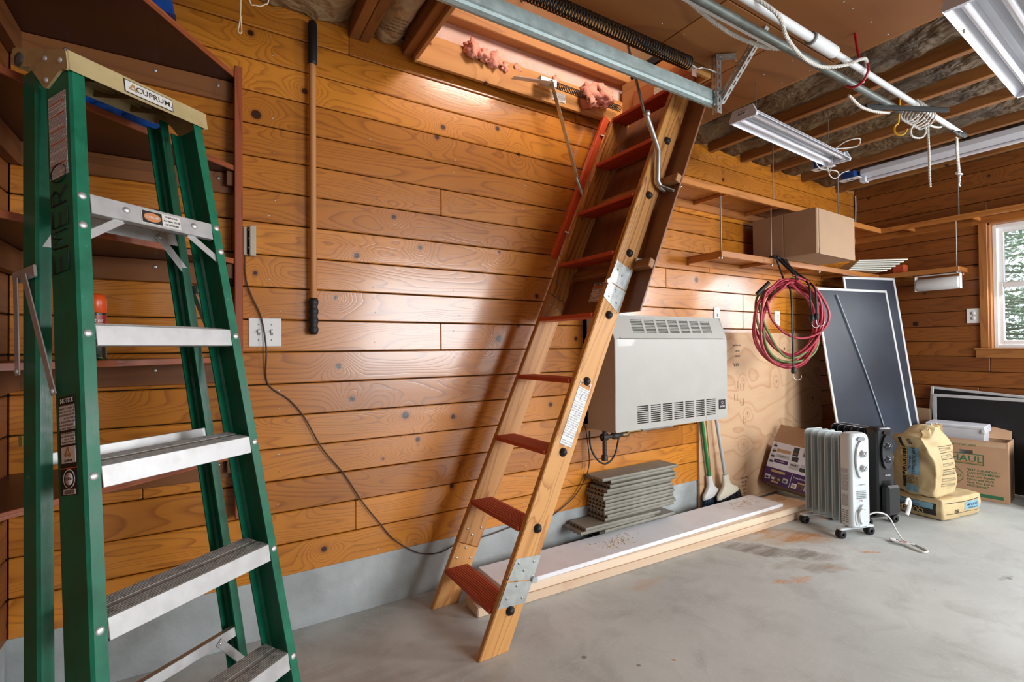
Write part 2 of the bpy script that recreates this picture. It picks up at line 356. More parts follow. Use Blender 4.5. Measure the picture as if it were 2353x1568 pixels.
# ---- right wall with window
wy0, wy1, wz0, wz1 = -.985, -1.98, 1.19, 2.235
wr = G().box((XR+.022, YF-.1, 0), (XR+.16, .16, wz0)).box((XR+.022, YF-.1, wz1), (XR+.16, .16, 3.1)).box((XR+.022, wy0, wz0), (XR+.16, .16, wz1)).box((XR+.022, YF-.1, wz0), (XR+.16, wy1, wz1)) \
    .build('wall_right', M_dark, kind='structure', label='right end wall of shaded knotty pine planks with the window')
G().box((XR+.006, YF, 0), (XR+.03, 0, .21)).build('concrete_footing', M_conc_w, wr)
for k in range(20):
    z0 = .212+.130*k; z1 = z0+.130
    if z0 > 2.72: break
    if z1 < wz0-.07 or z0 > wz1+.06: segs = [(0, -.912 if k == 4 else -1.9-.4*(k % 3)), (-.912 if k == 4 else -1.9-.4*(k % 3), YF)]
    else:
        segs = [(0, wy0-.0), (wy1, YF)]
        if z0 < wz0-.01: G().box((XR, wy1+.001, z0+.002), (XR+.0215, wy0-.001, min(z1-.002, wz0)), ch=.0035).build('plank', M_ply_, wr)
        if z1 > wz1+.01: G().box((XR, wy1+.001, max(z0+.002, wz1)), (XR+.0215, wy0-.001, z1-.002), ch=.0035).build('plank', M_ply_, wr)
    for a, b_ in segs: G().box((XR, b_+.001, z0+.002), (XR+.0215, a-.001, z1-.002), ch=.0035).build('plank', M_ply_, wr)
G().box((XR+.002, YF, 2.748), (XR+.03, 0, 2.97)).build('top_plate', M_joist, wr)
vin = mat('white_vinyl', (.80, .80, .79), .35, var=.02)
win = thing('window_1', 'white vinyl double hung window in the right end wall', None, (XR, wy0, wz0), kind='structure')
tr = mat('window_casing_wood', (.46, .19, .05), .42, coat=.2, var=.12)
M_tz = wood('casing_fir_vertical', (.45, .18, .045), (.26, .085, .018), 'zy', rings=7, rough=.4, coat=.2, knots=.3)
M_ty = wood('casing_fir_level', (.45, .18, .045), (.26, .085, .018), 'yz', rings=7, rough=.4, coat=.2, knots=.3)
G().box((XR-.018, wy0, wz0+.004), (XR, wy0+.055, wz1-.001), ch=.003).build('side_casing', M_tz, win)
G().box((XR-.018, wy1-.055, wz0+.004), (XR, wy1, wz1-.001), ch=.003).build('side_casing', M_tz, win)
G().box((XR-.019, wy1-.055, wz1), (XR, wy0+.055, wz1+.075), ch=.003).build('head_casing', M_ty, win)
G().box((XR-.035, wy1-.09, wz0-.012), (XR+.03, wy0+.09, wz0+.003), ch=.003).build('window_stool', M_ty, win)
G().box((XR-.018, wy1-.08, wz0-.078), (XR, wy0+.085, wz0-.013), ch=.003).build('window_apron', M_ty, win)
G().box((XR, wy0-.012, wz0), (XR+.085, wy0, wz1)).build('jamb', M_tz, win)
G().box((XR, wy1, wz0), (XR+.085, wy1+.012, wz1)).build('jamb', M_tz, win)
G().box((XR, wy1, wz1-.012), (XR+.085, wy0, wz1)).build('jamb', M_ty, win)
def frame_rect(x0, x1, y0, y1, z0, z1, wd, ch=.004):
    g = G(); g.box((x0, y0, z0), (x1, y0+wd, z1), ch=ch).box((x0, y1-wd, z0), (x1, y1, z1), ch=ch).box((x0, y0+wd*.9, z0), (x1, y1-wd*.9, z0+wd), ch=ch).box((x0, y0+wd*.9, z1-wd), (x1, y1-wd*.9, z1), ch=ch); return g
Y0, Y1 = wy1+.012, wy0-.012
frame_rect(XR+.06, XR+.15, Y0, Y1, wz0, wz1-.012, .03).build('window_frame', vin, win)
def glassm():
    m, t, b = nt('window_glass'); N = NB(t); t.nodes.remove(b); out = [n_ for n_ in t.nodes if n_.type == 'OUTPUT_MATERIAL'][0]
    mx = N.n('ShaderNodeMixShader', {0: N.ma('MULTIPLY', N.n('ShaderNodeFresnel', {0: 1.45}).outputs[0], 1.0), 1: N.n('ShaderNodeBsdfTransparent', {0: (.97, .98, .98, 1)}).outputs[0], 2: N.n('ShaderNodeBsdfGlossy', {1: .02}).outputs[0]})
    t.links.new(mx.outputs[0], out.inputs[0]); return m
GL = glassm()
for nm, x, z0, z1 in (('upper_sash', XR+.105, 1.70, wz1-.035), ('lower_sash', XR+.072, wz0+.025, 1.735)):
    s_ = frame_rect(x, x+.03, Y0+.02, Y1-.02, z0, z1, .042).build(nm, vin, win)
    G().box((x+.012, Y0+.05, z0+.035), (x+.017, Y1-.05, z1-.035)).build('pane', GL, s_)
# outside: ground and conifer
G().box((6.2, -30, -.4), (60, 30, -.35)).build('ground', mat('outdoor_grass', (.10, .14, .05), .9, var=.4, vs_=2), kind='structure', label='grass outside the window')
lf = [mat('conifer_leaf', (.50, .64, .46), .7, var=.3, vs_=3), mat('pale_conifer_leaf', (.74, .84, .70), .7, var=.4, vs_=3)]
tree = thing('fir_tree', 'pale green conifer outside the window', 'tree', (10.2, .2, -.35))
G().cyl((10.2, .2, -.35), (10.2, .2, 6), .16, .05).build('trunk', mat('bark', (.16, .12, .09), .9), tree)
g = G(); gb = G()
for i in range(190):
    z = rnd.uniform(.2, 4.9); a = rnd.uniform(0, 2*PI); ln = rnd.uniform(.9, 1.9)*(1-z*.1); d = Vector((math.cos(a), math.sin(a), rnd.uniform(-.25, .25)))
    o = Vector((10.2, .2, z)); gb.cyl(o, o+d*ln, .016, .004, seg=5)
    for j in range(70):
        p = o+d*ln*rnd.uniform(.2, 1.05)+Vector((rnd.gauss(0, .10), rnd.gauss(0, .10), rnd.gauss(-.06, .08)))
        e = Vector((rnd.gauss(0, 1), rnd.gauss(0, 1), rnd.gauss(-.3, .6))).normalized()*rnd.uniform(.04, .09); s2 = e.cross(Vector((rnd.random(), rnd.random(), 1))).normalized()*.016
        g.add([p-s2, p+e, p+s2, p-e*.3], [(0, 1, 2, 3)], rnd.random() > .55)
g.build('needles', lf, tree, kind='stuff'); gb.build('branch', mat('pale_branch', (.34, .36, .28), .9), tree, kind='stuff')  # branches tinted pale grey-green to blend with the needles

# ---- ceiling: joists, paper faced insulation, plywood patch, attic hatch
hx0, hx1, hy0, hy1 = .885, 2.315, -.675, -.035
ce = G().box((XL-.1, YF-.1, 2.97), (XR+.1, hy0-.05, 3.02)).box((XL-.1, hy0-.05, 2.97), (hx0-.03, .1, 3.02)).box((hx1+.03, hy0-.05, 2.97), (XR+.1, .1, 3.02)).build('ceiling', M_dark, kind='structure', label='open joist ceiling with brown paper insulation')
JX = [-.36, .10, .625, .672, .885, 2.36, 2.805, 3.285, 3.69, 4.12, 4.60, 5.22]
for i, x in enumerate(JX):
    G().box((x-.045, YF, 2.70), (x, -.001, 2.89), ch=.003).build('joist', M_joist, ce)
for x in (1.33, 1.79):
    G().box((x-.045, YF, 2.70), (x, hy0-.05, 2.89), ch=.003).build('joist', M_joist, ce)
def paper_mat(nm, c1, c2):
    m, t, b = nt(nm); N = NB(t); tc = N.n('ShaderNodeTexCoord').outputs['Object']
    n1 = N.noise(tc, 3.5, 5, .6, .6).outputs[0]; n2 = N.noise(N.n('ShaderNodeMapping', {0: tc, 3: (1.6, 1, 1)}).outputs[0], 2.6, 3, .55, .7).outputs[0]
    t.links.new(N.mixc(N.mr(n1, .35, .65), c1, c2), b.inputs['Base Color']); b.inputs['Roughness'].default_value = .68
    bn = N.n('ShaderNodeBump', {'Height': N.ma('ADD', n2, N.ma('MULTIPLY', n1, .5)), 'Strength': 1.0, 'Distance': .12}); t.links.new(bn.outputs[0], b.inputs['Normal'])
    return m
M_paper = paper_mat('kraft_paper', (.045, .024, .007), (.125, .068, .022)); M_tan = paper_mat('tan_kraft_paper', (.36, .25, .125), (.46, .33, .18))
def batt(x0, x1, y0, y1, zb, sag, m, seed):
    nx, ny = 12, max(8, int(abs(y1-y0)/.05))
    def fn(a, b_):
        x = x0+(x1-x0)*a; y = y0+(y1-y0)*b_
        e = 1-abs(2*a-1)**3
        z = zb-sag*e + .022*noise.noise(Vector((x*6+seed, y*5, 0)))*e+.02*noise.noise(Vector((x*15, y*13+seed, 3)))
        return (x, y, z)
    G().grid(nx, ny, fn).build('insulation_batt', m, ce)
bays = sorted(JX)
for i in range(len(bays)-1):
    a, b_ = bays[i], bays[i+1]-.045
    if b_-a < .1: continue
    if abs(a-.885) < .01:
        for p, q in ((.885, 1.285), (1.33, 1.745), (1.79, 2.315)): batt(p, q, YF, hy0-.06, 2.87, .05, M_tan, p*9)
        continue
    if a > 4.7: b_ = a+.6 if a < 5 else XR
    batt(a, b_, YF, -.01, 2.775 if a > 2.3 else 2.79, .045 if a > 2.3 else .06, M_tan if a < 1 else M_paper, a*13)
batt(5.22, XR, YF, -.01, 2.80, .04, M_paper, 77.0)
M_pink = mat('pink_fibreglass', (.72, .30, .22), .95, var=.25, vs_=18, bump=.6, bs=90)
# flat printed text on the nearest batts
M_ink = mat('faded_ink', (.05, .035, .02), .7)
L_ = fr((.78, -.17, 2.725), (-1, .05, 0), (0, -1, .3))
text('CAUTION: THIS FACING', .019, fr((.76, -.12, 2.722), (-1, 0, 0), (0, -1, 0)), M_ink, ce, sx=.8)
for i, s_ in enumerate(('Leave no exposed facing', 'flames. Keep facing', 'ignition. Do not', 'high temperature')):
    text(s_, .013, fr((.76, -.15-.024*i, 2.720), (-1, 0, 0), (0, -1, 0)), M_ink, ce, sx=.8)
for i in range(7):
    text(('burn. Do not leave exposed', 'or near any heat source', 'facing must be installed', 'in contact with an approved'
          , 'ceiling floor or wall', 'material protect facing', 'from open flame')[i], .018, fr((.36, -.20-.03*i, 2.713), (-1, .1, 0), (-.1, -1, 0)), M_ink, ce, sx=.9)
# plywood nailed under the joists
M_plyc = wood('ceiling_plywood', (.30, .115, .024), (.17, .055, .009), 'xy', rings=4, rough=.6, coat=0, knots=.9, su=3.5, bump=.15)
for a, b_, c_, d_ in ((.90, hy0-.06, 1.86, -2.2), (1.865, hy0-.06, 2.34, -1.1), (1.865, -1.105, 2.765, -2.2), (2.345, -.22, 2.765, -1.10), (.90, -2.205, 2.765, -3.4)):
    G().box((a, b_, 2.686), (c_, d_, 2.699), ch=.002).build('plywood_panel', M_plyc, ce)
sg = G()
for x in (1.0, 1.3, 1.75, 1.9, 2.3, 2.38, 2.55, 2.72):
    for y in (-.85, -1.0, -1.15, -1.35, -1.6): sg.dome((x, y, 2.686), (0, 0, -1), .005, .002, seg=6)
sg.build('screw_heads', M_screw, ce, kind='stuff')
M_hf = wood('hatch_frame_wood', (.66, .32, .085), (.44, .17, .035), 'xz', rings=5, rough=.55, coat=0, knots=1.0)
M_hfy = wood('hatch_frame_wood_y', (.50, .24, .08), (.33, .13, .04), 'yz', rings=5, rough=.55, coat=0, knots=1.0)
G().box((hx0, hy1-.02, 2.660), (hx1, hy1, 2.815), ch=.002).build('hatch_frame_board', M_hf, ce)
G().box((hx0, hy0, 2.672), (hx1, hy0-.02, 2.97), ch=.002).build('hatch_frame_board', M_hf, ce)
G().box((hx0, hy0, 2.672), (hx0+.02, hy1-.02, 2.92), ch=.002).build('hatch_frame_board', M_hfy, ce)
G().box((hx1-.02, hy0, 2.672), (hx1, hy1-.02, 2.92), ch=.002).build('hatch_frame_board', M_hfy, ce)
G().box((hx0-.02, hy1+.02, 2.80), (hx1+.5, hy1+.03, 3.00)).build('insulation_sheet', mat('pinkish_insulation_sheet', (.68, .47, .41), .8, var=.1, dirt=(.70, .36, .20), dsc=9, damt=.7), ce)
G().box((hx0-.3, hy1-.045, 2.935), (hx1+.5, hy1+.03, 3.07), ch=.004).build('attic_beam', M_joistx, ce)
M_att = wood('attic_sheathing', (.70, .44, .24), (.56, .30, .13), 'xy', rings=4, rough=.7, coat=0, knots=.7, su=3)
at = G().add([(XL, hy1-.05, 3.08), (XR, hy1-.05, 3.08), (XR, -2.6, 4.6), (XL, -2.6, 4.6), (XL, hy1, 3.13), (XR, hy1, 3.13), (XR, -2.6, 4.65), (XL, -2.6, 4.65)], [(0, 3, 2, 1), (4, 5, 6, 7), (0, 1, 5, 4), (2, 3, 7, 6), (1, 2, 6, 5), (3, 0, 4, 7)]) \
    .add([(XL, -2.6, 4.6), (XR, -2.6, 4.6), (XR, YF, 3.1), (XL, YF, 3.1), (XL, -2.6, 4.65), (XR, -2.6, 4.65), (XR, YF, 3.15), (XL, YF, 3.15)], [(0, 3, 2, 1), (4, 5, 6, 7), (0, 1, 5, 4), (2, 3, 7, 6), (1, 2, 6, 5), (3, 0, 4, 7)]) \
    .box((XL-.05, YF, 3.02), (XL, .1, 4.7)).box((XR, YF, 3.02), (XR+.05, .1, 4.7)).box((XL, .0, 3.02), (XR, .1, 3.3)).build('attic_roof', M_att, ce)
for i, (x, y, z, r) in enumerate(((1.20, -.075, 2.80, .045), (1.26, -.075, 2.79, .035), (1.33, -.065, 2.79, .045), (1.40, -.06, 2.775, .025), (2.0, -.10, 2.76, .075), (2.06, -.14, 2.75, .055), (.93, -.07, 2.79, .04), (1.5, -.04, 2.80, .03), (1.97, -.13, 2.70, .03), (1.75, -.06, 2.795, .03))):
    bm = bmesh.new(); bmesh.ops.create_icosphere(bm, subdivisions=3, radius=1)
    g = G(); vv = []
    for v in bm.verts:
        p = v.co; k = 1+.75*noise.noise(p*2.3+Vector((i*7, 0, 0)))+.35*noise.noise(p*6+Vector((i*3, 1, 0)))
        vv.append((x+p.x*r*k, y+p.y*r*k*.6, z+p.z*r*k))
    g.add(vv, [[v.index for v in f.verts] for f in bm.faces], sm=True); bm.free(); g.build('insulation_tuft', M_pink, ce)
ed = G(); pts = [(.72+i*.03, -.028+.006*math.sin(i*1.7), 2.752-.001*i*.2+.005*math.sin(i*2.3)) for i in range(54)]
ed.tube(pts, [.012+.005*math.sin(i*1.3)+.004*math.sin(i*3.1) for i in range(54)], 8).build('insulation_edge', mat('grey_paper_edge', (.16, .12, .09), .9, var=.3), ce)

# ---------------------------------------------------------------- attic ladder
wl_ = ((.62, .30, .090), (.36, .125, .028))
M_st1 = wood('ladder_stile_wood', wl_[0], wl_[1], 'zx', rings=8, rough=.45, coat=.15, knots=.2, su=12, sl=.8, contrast=1.35)
M_st2 = wood('ladder_stile_wood_deep', (.58, .27, .060), (.20, .058, .012), 'zx', rings=9, rough=.4, coat=.2, knots=.2, su=13, sl=.9, contrast=1.6)
M_tread = wood('red_tread_wood', (.56, .075, .024), (.30, .033, .012), 'yx', rings=7, rough=.45, coat=.1, knots=0, su=12, bump=.5)
M_rail = wood('red_handrail_wood', (.78, .10, .018), (.50, .050, .010), 'zx', rings=7, rough=.4, coat=.3, knots=0, su=14)
M_panel = wood('hatch_panel_wood', (.24, .09, .035), (.13, .045, .018), 'zx', rings=5, rough=.4, coat=.3, knots=.6, su=5)
M_block = wood('cleat_wood', (.36, .16, .055), (.20, .08, .025), 'yx', rings=5, rough=.5, coat=0, knots=0)
lad = thing('attic_ladder', 'folding wooden attic ladder with red treads, pulled down from the ceiling hatch to the floor', 'ladder', (1.0, -.4, 0))
SL = .4585
def fx(z): return .909+SL*z
nrm = math.hypot(1, SL)
def stile(y0, y1, za, zb, m, cut=False, topcut=False):
    # local frame: z along the stile, x across its width
    L = ax((fx(0), 0, 0), (SL, 0, 1)); g = G(); W = .136/nrm
    def q(z, e): return z*nrm+(e*SL)        # height along the stile for a level cut
    A = [(0, y, q(za, 0)) for y in (y0, y1)]
    a = [(0, q(za, 0)), (W, q(za, 0)-W*SL*0-(W*SL if True else 0)), (W, q(zb, 0)-(W*SL)), (0, q(zb, 0))]
    if cut: a[1] = (W, q(za, 0)-W*SL+W*SL*0)
    a = [(0, za*nrm), (W, za*nrm - W*SL*(-1 if cut else 0)), (W, zb*nrm+(W*.9 if topcut else 0)), (0, zb*nrm)]
    if cut: a[1] = (W, -W*-SL*0+za*nrm-0)
    return g, L, a, W
def build_stile(y0, y1, za, zb, m, foot=False, top=False):
    L = ax((fx(0), 0, 0), (SL, 0, 1)); W = .136/nrm
    # a world level cut means the far edge (x=W) sits at length shifted by +W*tan
    lo = [(0, za*nrm), (W, za*nrm+(W*SL if foot else 0))]; hi = [(W, zb*nrm-(.02 if top else 0)), (0, zb*nrm-(.10 if top else 0))]
    g = G(); pts = lo+hi; c = .004
    A = [(p[0], y0+c, p[1]) for p in pts]; B = [(p[0], y1-c, p[1]) for p in pts]
    g.loft(A, B)
    def ins(p, s_): cx = W/2; return (cx+(p[0]-cx)*(1-2*c/W), s_, p[1]-(c if p[1] > (za+zb)/2*nrm else -c))
    g = G(); g.loft([ins(p, y0) for p in pts], A, caps=False); g.loft(A, B, caps=False); g.loft(B, [ins(p, y1) for p in pts], caps=False)
    g.add([ins(p, y0) for p in pts], [(0, 1, 2, 3)]); g.add([ins(p, y1) for p in pts], [(3, 2, 1, 0)])
    return g.build('stile', m, lad, L)
for y0, y1 in ((-.632, -.60), (-.17, -.138)):
    build_stile(y0, y1, 0.0, .29, M_st1, foot=True)
    build_stile(y0, y1, .2915, 1.53, M_st1)
    build_stile(y0, y1, 1.532, 2.72, M_st2, top=True)
bolt = None
for k in range(9):
    z = .155+.3047*k; x0 = fx(z)-.006
    g = G(); g.box((x0, -.60, z), (x0+.125, -.17, z+.020), ch=.003)
    for j in range(9): g.box((x0+.012+j*.0115, -.598, z+.020), (x0+.018+j*.0115, -.172, z+.0213), ch=.0008)
    g.build('tread', M_tread, lad)
    c = (fx(z)+.074, -.632, z+.008)
    G().lathe([(.020, 0), (.020, .003), (.014, .010), (.011, .016), (0, .017)], c, (0, -1, 0), 18).build('bolt_cap', M_black, lad)
    G().lathe([(.008, 0), (.008, .003), (0, .004)], (fx(z)+.074, -.138, z+.008), (0, 1, 0), 10).build('bolt_end', M_steel, lad)
# hatch door panel behind the upper section, with battens and notices
Lp = ax((fx(0)+.158, 0, 0), (SL, 0, 1))
G().box((0, -.735, 1.40*nrm), (.012, -.075, 2.63*nrm), ch=.002).build('hatch_panel', M_panel, lad, Lp)
for z in (1.60, 2.04): G().box((-.034, -.735, z*nrm), (-.0005, -.075, z*nrm+.045), ch=.003).build('panel_batten', M_block, lad, Lp)
G().box((-.03, -.60, 2.30*nrm), (-.0005, -.17, 2.30*nrm+.05), ch=.003).build('panel_batten', M_block, lad, Lp)
M_note = printed('safety_notice_print', (.78, .77, .76), (.25, .25, .28), 70, 140, 'yz', .6)
nx = G().box((-.0018, -.56, 1.47*nrm), (-.0003, -.34, 1.47*nrm+.115)).build('notice', M_note, lad, Lp)
G().box((-.0026, -.555, 1.47*nrm+.080), (-.0018, -.345, 1.47*nrm+.096)).build('orange_band', mat('label_orange', (.62, .25, .05), .5), nx, Lp)
text('HOW TO USE THIS LADDER', .016, fr(Lp @ Vector((-.0026, -.45, 1.47*nrm+.104)), (0, 1, 0) if False else (0, -1, 0), (SL, 0, 1)), M_ink, nx)
# hinge plates
M_hinge = mat('zinc_hinge_plate', (.58, .62, .60), .32, metal=.75, var=.12, vs_=30)
def plate(poly, y0, y1, parent=lad, nm='hinge_plate'):
    g = G(); g.prism([(p[1], p[0]) for p in poly], 1, y0, y1); o = g.build(nm, M_hinge, parent); return o
def P_(z, e): return (fx(z)+e, z)
for yo in (-.6345,):
    plate([P_(1.545, -.002), P_(1.645, .005), P_(1.60, .128), P_(1.50, .128)], yo, yo+.0025)
    plate([P_(1.54, -.002), P_(1.495, .128), P_(1.39, .125), P_(1.47, -.002)], yo, yo+.0025)
    plate([P_(.365, .010), P_(.355, .137), P_(.262, .137), P_(.285, .003)], yo, yo+.0025)
    plate([P_(.28, .003), P_(.258, .137), P_(.175, .135), P_(.185, .003)], yo, yo+.0025)
hg = G()
for z, e in ((1.60, .03), (1.62, .10), (1.57, .07), (1.47, .03), (1.44, .09), (1.50, .06), (.345, .03), (.335, .11), (.31, .07), (.255, .06), (.215, .03), (.20, .11)):
    hg.dome((fx(z)+e, -.6347, z), (0, -1, 0), .006, .003, seg=8)
    hg.dome((fx(z)+e, -.1712, z), (0, -1, 0), .006, .002, seg=8)
hg.build('hinge_rivets', M_screw, lad, kind='stuff')
G().cyl((fx(1.54)-.006, -.645, 1.54), (fx(1.54)-.006, -.628, 1.54), .014).build('hinge_pin', M_steel, lad)
G().cyl((fx(.262)+.141, -.645, .262), (fx(.262)+.141, -.628, .262), .014).build('hinge_pin', M_steel, lad)
G().box((fx(1.66)+.115, -.652, 1.615), (fx(1.66)+.165, -.634, 1.665), ch=.004).box((fx(1.66)+.15, -.69, 1.62), (fx(1.66)+.17, -.634, 1.64), ch=.003).build('latch_bracket', M_hinge, lad)
# instruction label on the near stile
Ls = fr((fx(.80)+.070, -.6328, .80), (1, 0, -SL), (SL, 0, 1))
lb = G().box((-.034, 0, 0), (.034, .30, .0008)).build('instruction_label', printed('ladder_instruction_print', (.80, .80, .79), (.30, .30, .33), 90, 95, 'xy', .35), lad, Ls)
G().box((-.030, .270, .0008), (.030, .295, .0012)).build('orange_band', mat('label_orange', (.62, .25, .05), .5), lb, Ls)
text('USE THIS LADDER', .0095, Ls @ Matrix.Translation((0, .288, .0013)), M_ink, lb, sx=.7)
for cy in (.235, .165): dg = G(); dg.tube([(-.015, cy, .001), (.0, cy+.004, .001), (-.004, cy-.022, .001), (.012, cy-.026, .001)], .0006, 4).build('folding_diagram', M_ink, lb, Ls)
# handrail and its brackets
Lr = ax((1.687, -.085, 1.757), (.413, 0, .905))
G().box((0, -.016, 0), (.045, .016, .995), ch=.005).build('handrail', M_rail, lad, Lr)
for z in (.17, .86):
    p = Lr @ Vector((.02, -.018, z)); q = p+Vector((.075, -.045, -.035))
    G().tube([p, (p+q)/2+Vector((0, -.008, 0)), q], .011, 8, flat=.35).build('rail_bracket', M_steel, lad)
# support arms and springs
def bar(pts, wd, th, nm, m=M_steel, par=lad):
    g = G()
    for a, b_ in zip(pts[:-1], pts[1:]):
        a = Vector(a); b_ = Vector(b_); L = ax(a, b_-a, (0, 1, 0)); ln = (b_-a).length
        g.box((-th/2, -wd/2, -.008), (th/2, wd/2, ln+.008), ch=.002, M=L)
    return g.build(nm, m, par)
bar([(1.415, -.135, 2.685), (1.665, -.135, 2.725)], .004, .036, 'support_arm', mat('bright_zinc', (.75, .77, .77), .3, metal=.6))
bar([(1.665, -.135, 2.735), (1.845, -.130, 2.225)], .006, .028, 'support_arm')
G().tube([(1.845, -.125, 2.225), (1.90, -.125, 2.12), (1.98, -.13, 1.97), (2.04, -.135, 1.88)], .011, 10).build('support_arm', M_steel, lad)
G().box((1.60, -.12, 2.715), (1.72, -.085, 2.765), ch=.006).build('arm_bracket', M_steel, lad)
G().lathe([(.014, -.01), (.014, .005), (.008, .009), (0, .009)], (1.665, -.118, 2.735), (0, -1, 0), 12).build('arm_rivet', M_steel, lad)
bar([(1.46, -.655, 2.86), (1.70, -.655, 2.80)], .006, .030, 'support_arm', M_blackm)
G().tube([(1.70, -.655, 2.80), (1.765, -.655, 2.60), (1.845, -.655, 2.38)], .016, 8, flat=.45).build('support_arm', mat('dark_steel', (.22, .22, .22), .35, metal=.8), lad)
G().tube([(1.845, -.66, 2.39), (1.925, -.66, 2.24), (1.935, -.66, 2.21), (1.928, -.66, 2.06), (1.945, -.66, 2.035), (1.975, -.66, 2.02)], .013, 10).build('support_arm', M_steel, lad)
G().lathe([(.014, -.004), (.014, .005), (.006, .009), (0, .009)], (1.85, -.672, 2.38), (0, -1, 0), 12).build('arm_rivet', M_steel, lad)
bar([(1.935, -.665, 2.035), (1.99, -.70, 2.01), (2.02, -.72, 2.03)], .006, .028, 'arm_bracket')
def coil(p0, p1, R, r, turns, seg=14, ws=5):
    p0 = Vector(p0); p1 = Vector(p1); d = p1-p0; n = turns*seg; x = d.orthogonal().normalized(); y = d.normalized().cross(x)
    return G().tube([p0+d*(i/n)+(x*math.cos(2*PI*i/seg)+y*math.sin(2*PI*i/seg))*R for i in range(n+1)], r, ws)
coil((1.70, -.10, 2.745), (2.23, -.10, 2.735), .017, .0022, 44, 12, 4).build('spring', M_blackm, lad)
G().box((1.73, -.0575, 2.682), (1.83, -.0555, 2.735)).build('rating_sticker', printed('spring_sticker_print', (.78, .77, .74), (.2, .2, .2), 70, 160, 'xz', .7), lad)
G().box((2.20, -.58, 2.63), (2.29, -.55, 2.70), ch=.003).build('hinge_block', M_block, lad)
# header board with notices above the top tread
Lh = fr((2.285, -.62, 2.675), (0, 1, 0), (.18, 0, 1))
hb = G().box((0, 0, 0), (.45, .17, .018), ch=.002, M=Matrix.Rotation(0, 4, 'Z')).build('header_board', wood('header_wood', (.42, .15, .05), (.26, .08, .025), 'xy', rings=5, rough=.45, coat=.1, knots=.4), lad, fr((2.285, -.165, 2.66), (0, -1, 0), (.1, 0, 1)))
Lh = fr((2.285, -.165, 2.66), (0, -1, 0), (.1, 0, 1))
n1 = G().box((.17, .02, .0185), (.34, .115, .0195)).build('notice', printed('header_notice_print', (.76, .75, .68), (.28, .28, .28), 80, 190, 'xy', .6), lad, Lh)
n2 = G().box((.04, .012, .0185), (.12, .07, .0195)).build('notice', printed('header_notice_print2', (.78, .78, .74), (.2, .2, .2), 80, 170, 'xy', .8), lad, Lh)
G().box((.175, .10, .0195), (.335, .112, .0199)).build('hazard_band', mat('hazard_yellow', (.55, .46, .08), .5, var=.5, vs_=90), n1, Lh)

# ---------------------------------------------------------------- folded stepladder
A0 = Vector((-.0788, -1.0122, 0)); sw = Vector((.79943, .60076, 0)); sz = Vector((-.10253, .13643, .98533)); sy = sz.cross(sw)
LS = Matrix.Translation(A0) @ Matrix((sw, sy, sz)).transposed().to_4x4()
ZT = 2.009
step = thing('stepladder', 'green fibreglass stepladder, folded and leaning in front of the corner shelves', 'ladder', None, M=LS)
def grn():
    m, t, b = nt('green_fibreglass'); N = NB(t); tc = N.n('ShaderNodeTexCoord').outputs['Object']
    n1 = N.noise(tc, 9, 5, .65).outputs[0]; q = N.n('ShaderNodeMapping', {0: tc, 3: (60, 60, 7)}).outputs[0]; n2 = N.noise(q, 4, 3).outputs[0]; n3 = N.noise(tc, 2.2, 3).outputs[0]
    c = N.mixc(N.mr(n1, .3, .7), (.0015, .100, .050), (.004, .190, .100)); c = N.mixc(N.mr(n3, .5, .75, 0, .5), c, (.004, .09, .05))
    c = N.mixc(N.mr(n2, .66, .8, 0, .4), c, (.04, .38, .26)); c = N.mixc(N.mr(N.noise(tc, 22, 4, .7).outputs[0], .70, .76, 0, .5), c, (.45, .50, .25))
    t.links.new(c, b.inputs['Base Color']); t.links.new(N.mr(n1, .3, .7, .30, .5), b.inputs['Roughness'])
    bn = N.n('ShaderNodeBump', {'Height': n2, 'Strength': .15, 'Distance': .002}); t.links.new(bn.outputs[0], b.inputs['Normal']); return m
M_grn = grn()
M_alu = mat('step_aluminium', (.55, .55, .55), .45, metal=.55, var=.08, vs_=20, dirt=(.42, .40, .37), dsc=13, damt=.55)
M_aluT = mat('dirty_tread_aluminium', (.42, .40, .375), .5, metal=.45, var=.2, vs_=40, dirt=(.09, .075, .06), dsc=42, damt=.9)
M_riv = mat('aluminium_rivet', (.66, .67, .68), .38, metal=.7, var=.1, vs_=90)
M_cap = mat('tan_plastic_cap', (.50, .385, .19), .45, var=.12, vs_=9, dirt=(.27, .18, .08), dsc=12, damt=.5)
M_capin = mat('brown_cap_underside', (.22, .14, .045), .6, var=.2)
FL = .0562
def flare(z, side): return -(ZT-z)*FL if side == 0 else .345+(ZT-z)*FL
def rail(side, y0, y1, fw, z0, z1, nm, lean=0.0):
    th = .0045; s_ = 1 if side == 0 else -1
    prof = [(0, .006), (.006, 0), (fw, 0), (fw, th), (.010, th), (th, .010), (th, y1-y0-.010), (.010, y1-y0-th), (fw, y1-y0-th), (fw, y1-y0), (.006, y1-y0), (0, y1-y0-.006)]
    def R_(z): return [(flare(z, side)+s_*p[0], y0+p[1]+lean*(ZT-z), z) for p in prof]
    A, B = R_(z0), R_(z1)
    if side: A, B = A[::-1], B[::-1]
    n = len(A)
    g = G(); g.loft(A, B, caps=False)
    for Q, rev in ((A, True), (B, False)):
        fs = [(0, 1, 4, 5), (1, 2, 3, 4), (0, 5, 6, 11), (6, 7, 10, 11), (7, 8, 9, 10)]
        if side: fs = [tuple(n-1-i for i in f) for f in fs]; fs = [f[::-1] for f in fs]
        g.add(Q, [f[::-1] if rev else f for f in fs])
    return g.build(nm, M_grn, step, LS)
fr0 = rail(0, 0.0, .104, .032, .0, ZT-.045, 'front_rail')
fr1 = rail(1, 0.0, .104, .032, .0, ZT-.045, 'front_rail')
rr0 = rail(0, .142, .206, .030, .02, ZT+.015, 'rear_rail', .038)
rr1 = rail(1, .142, .206, .030, .02, ZT+.015, 'rear_rail', .038)
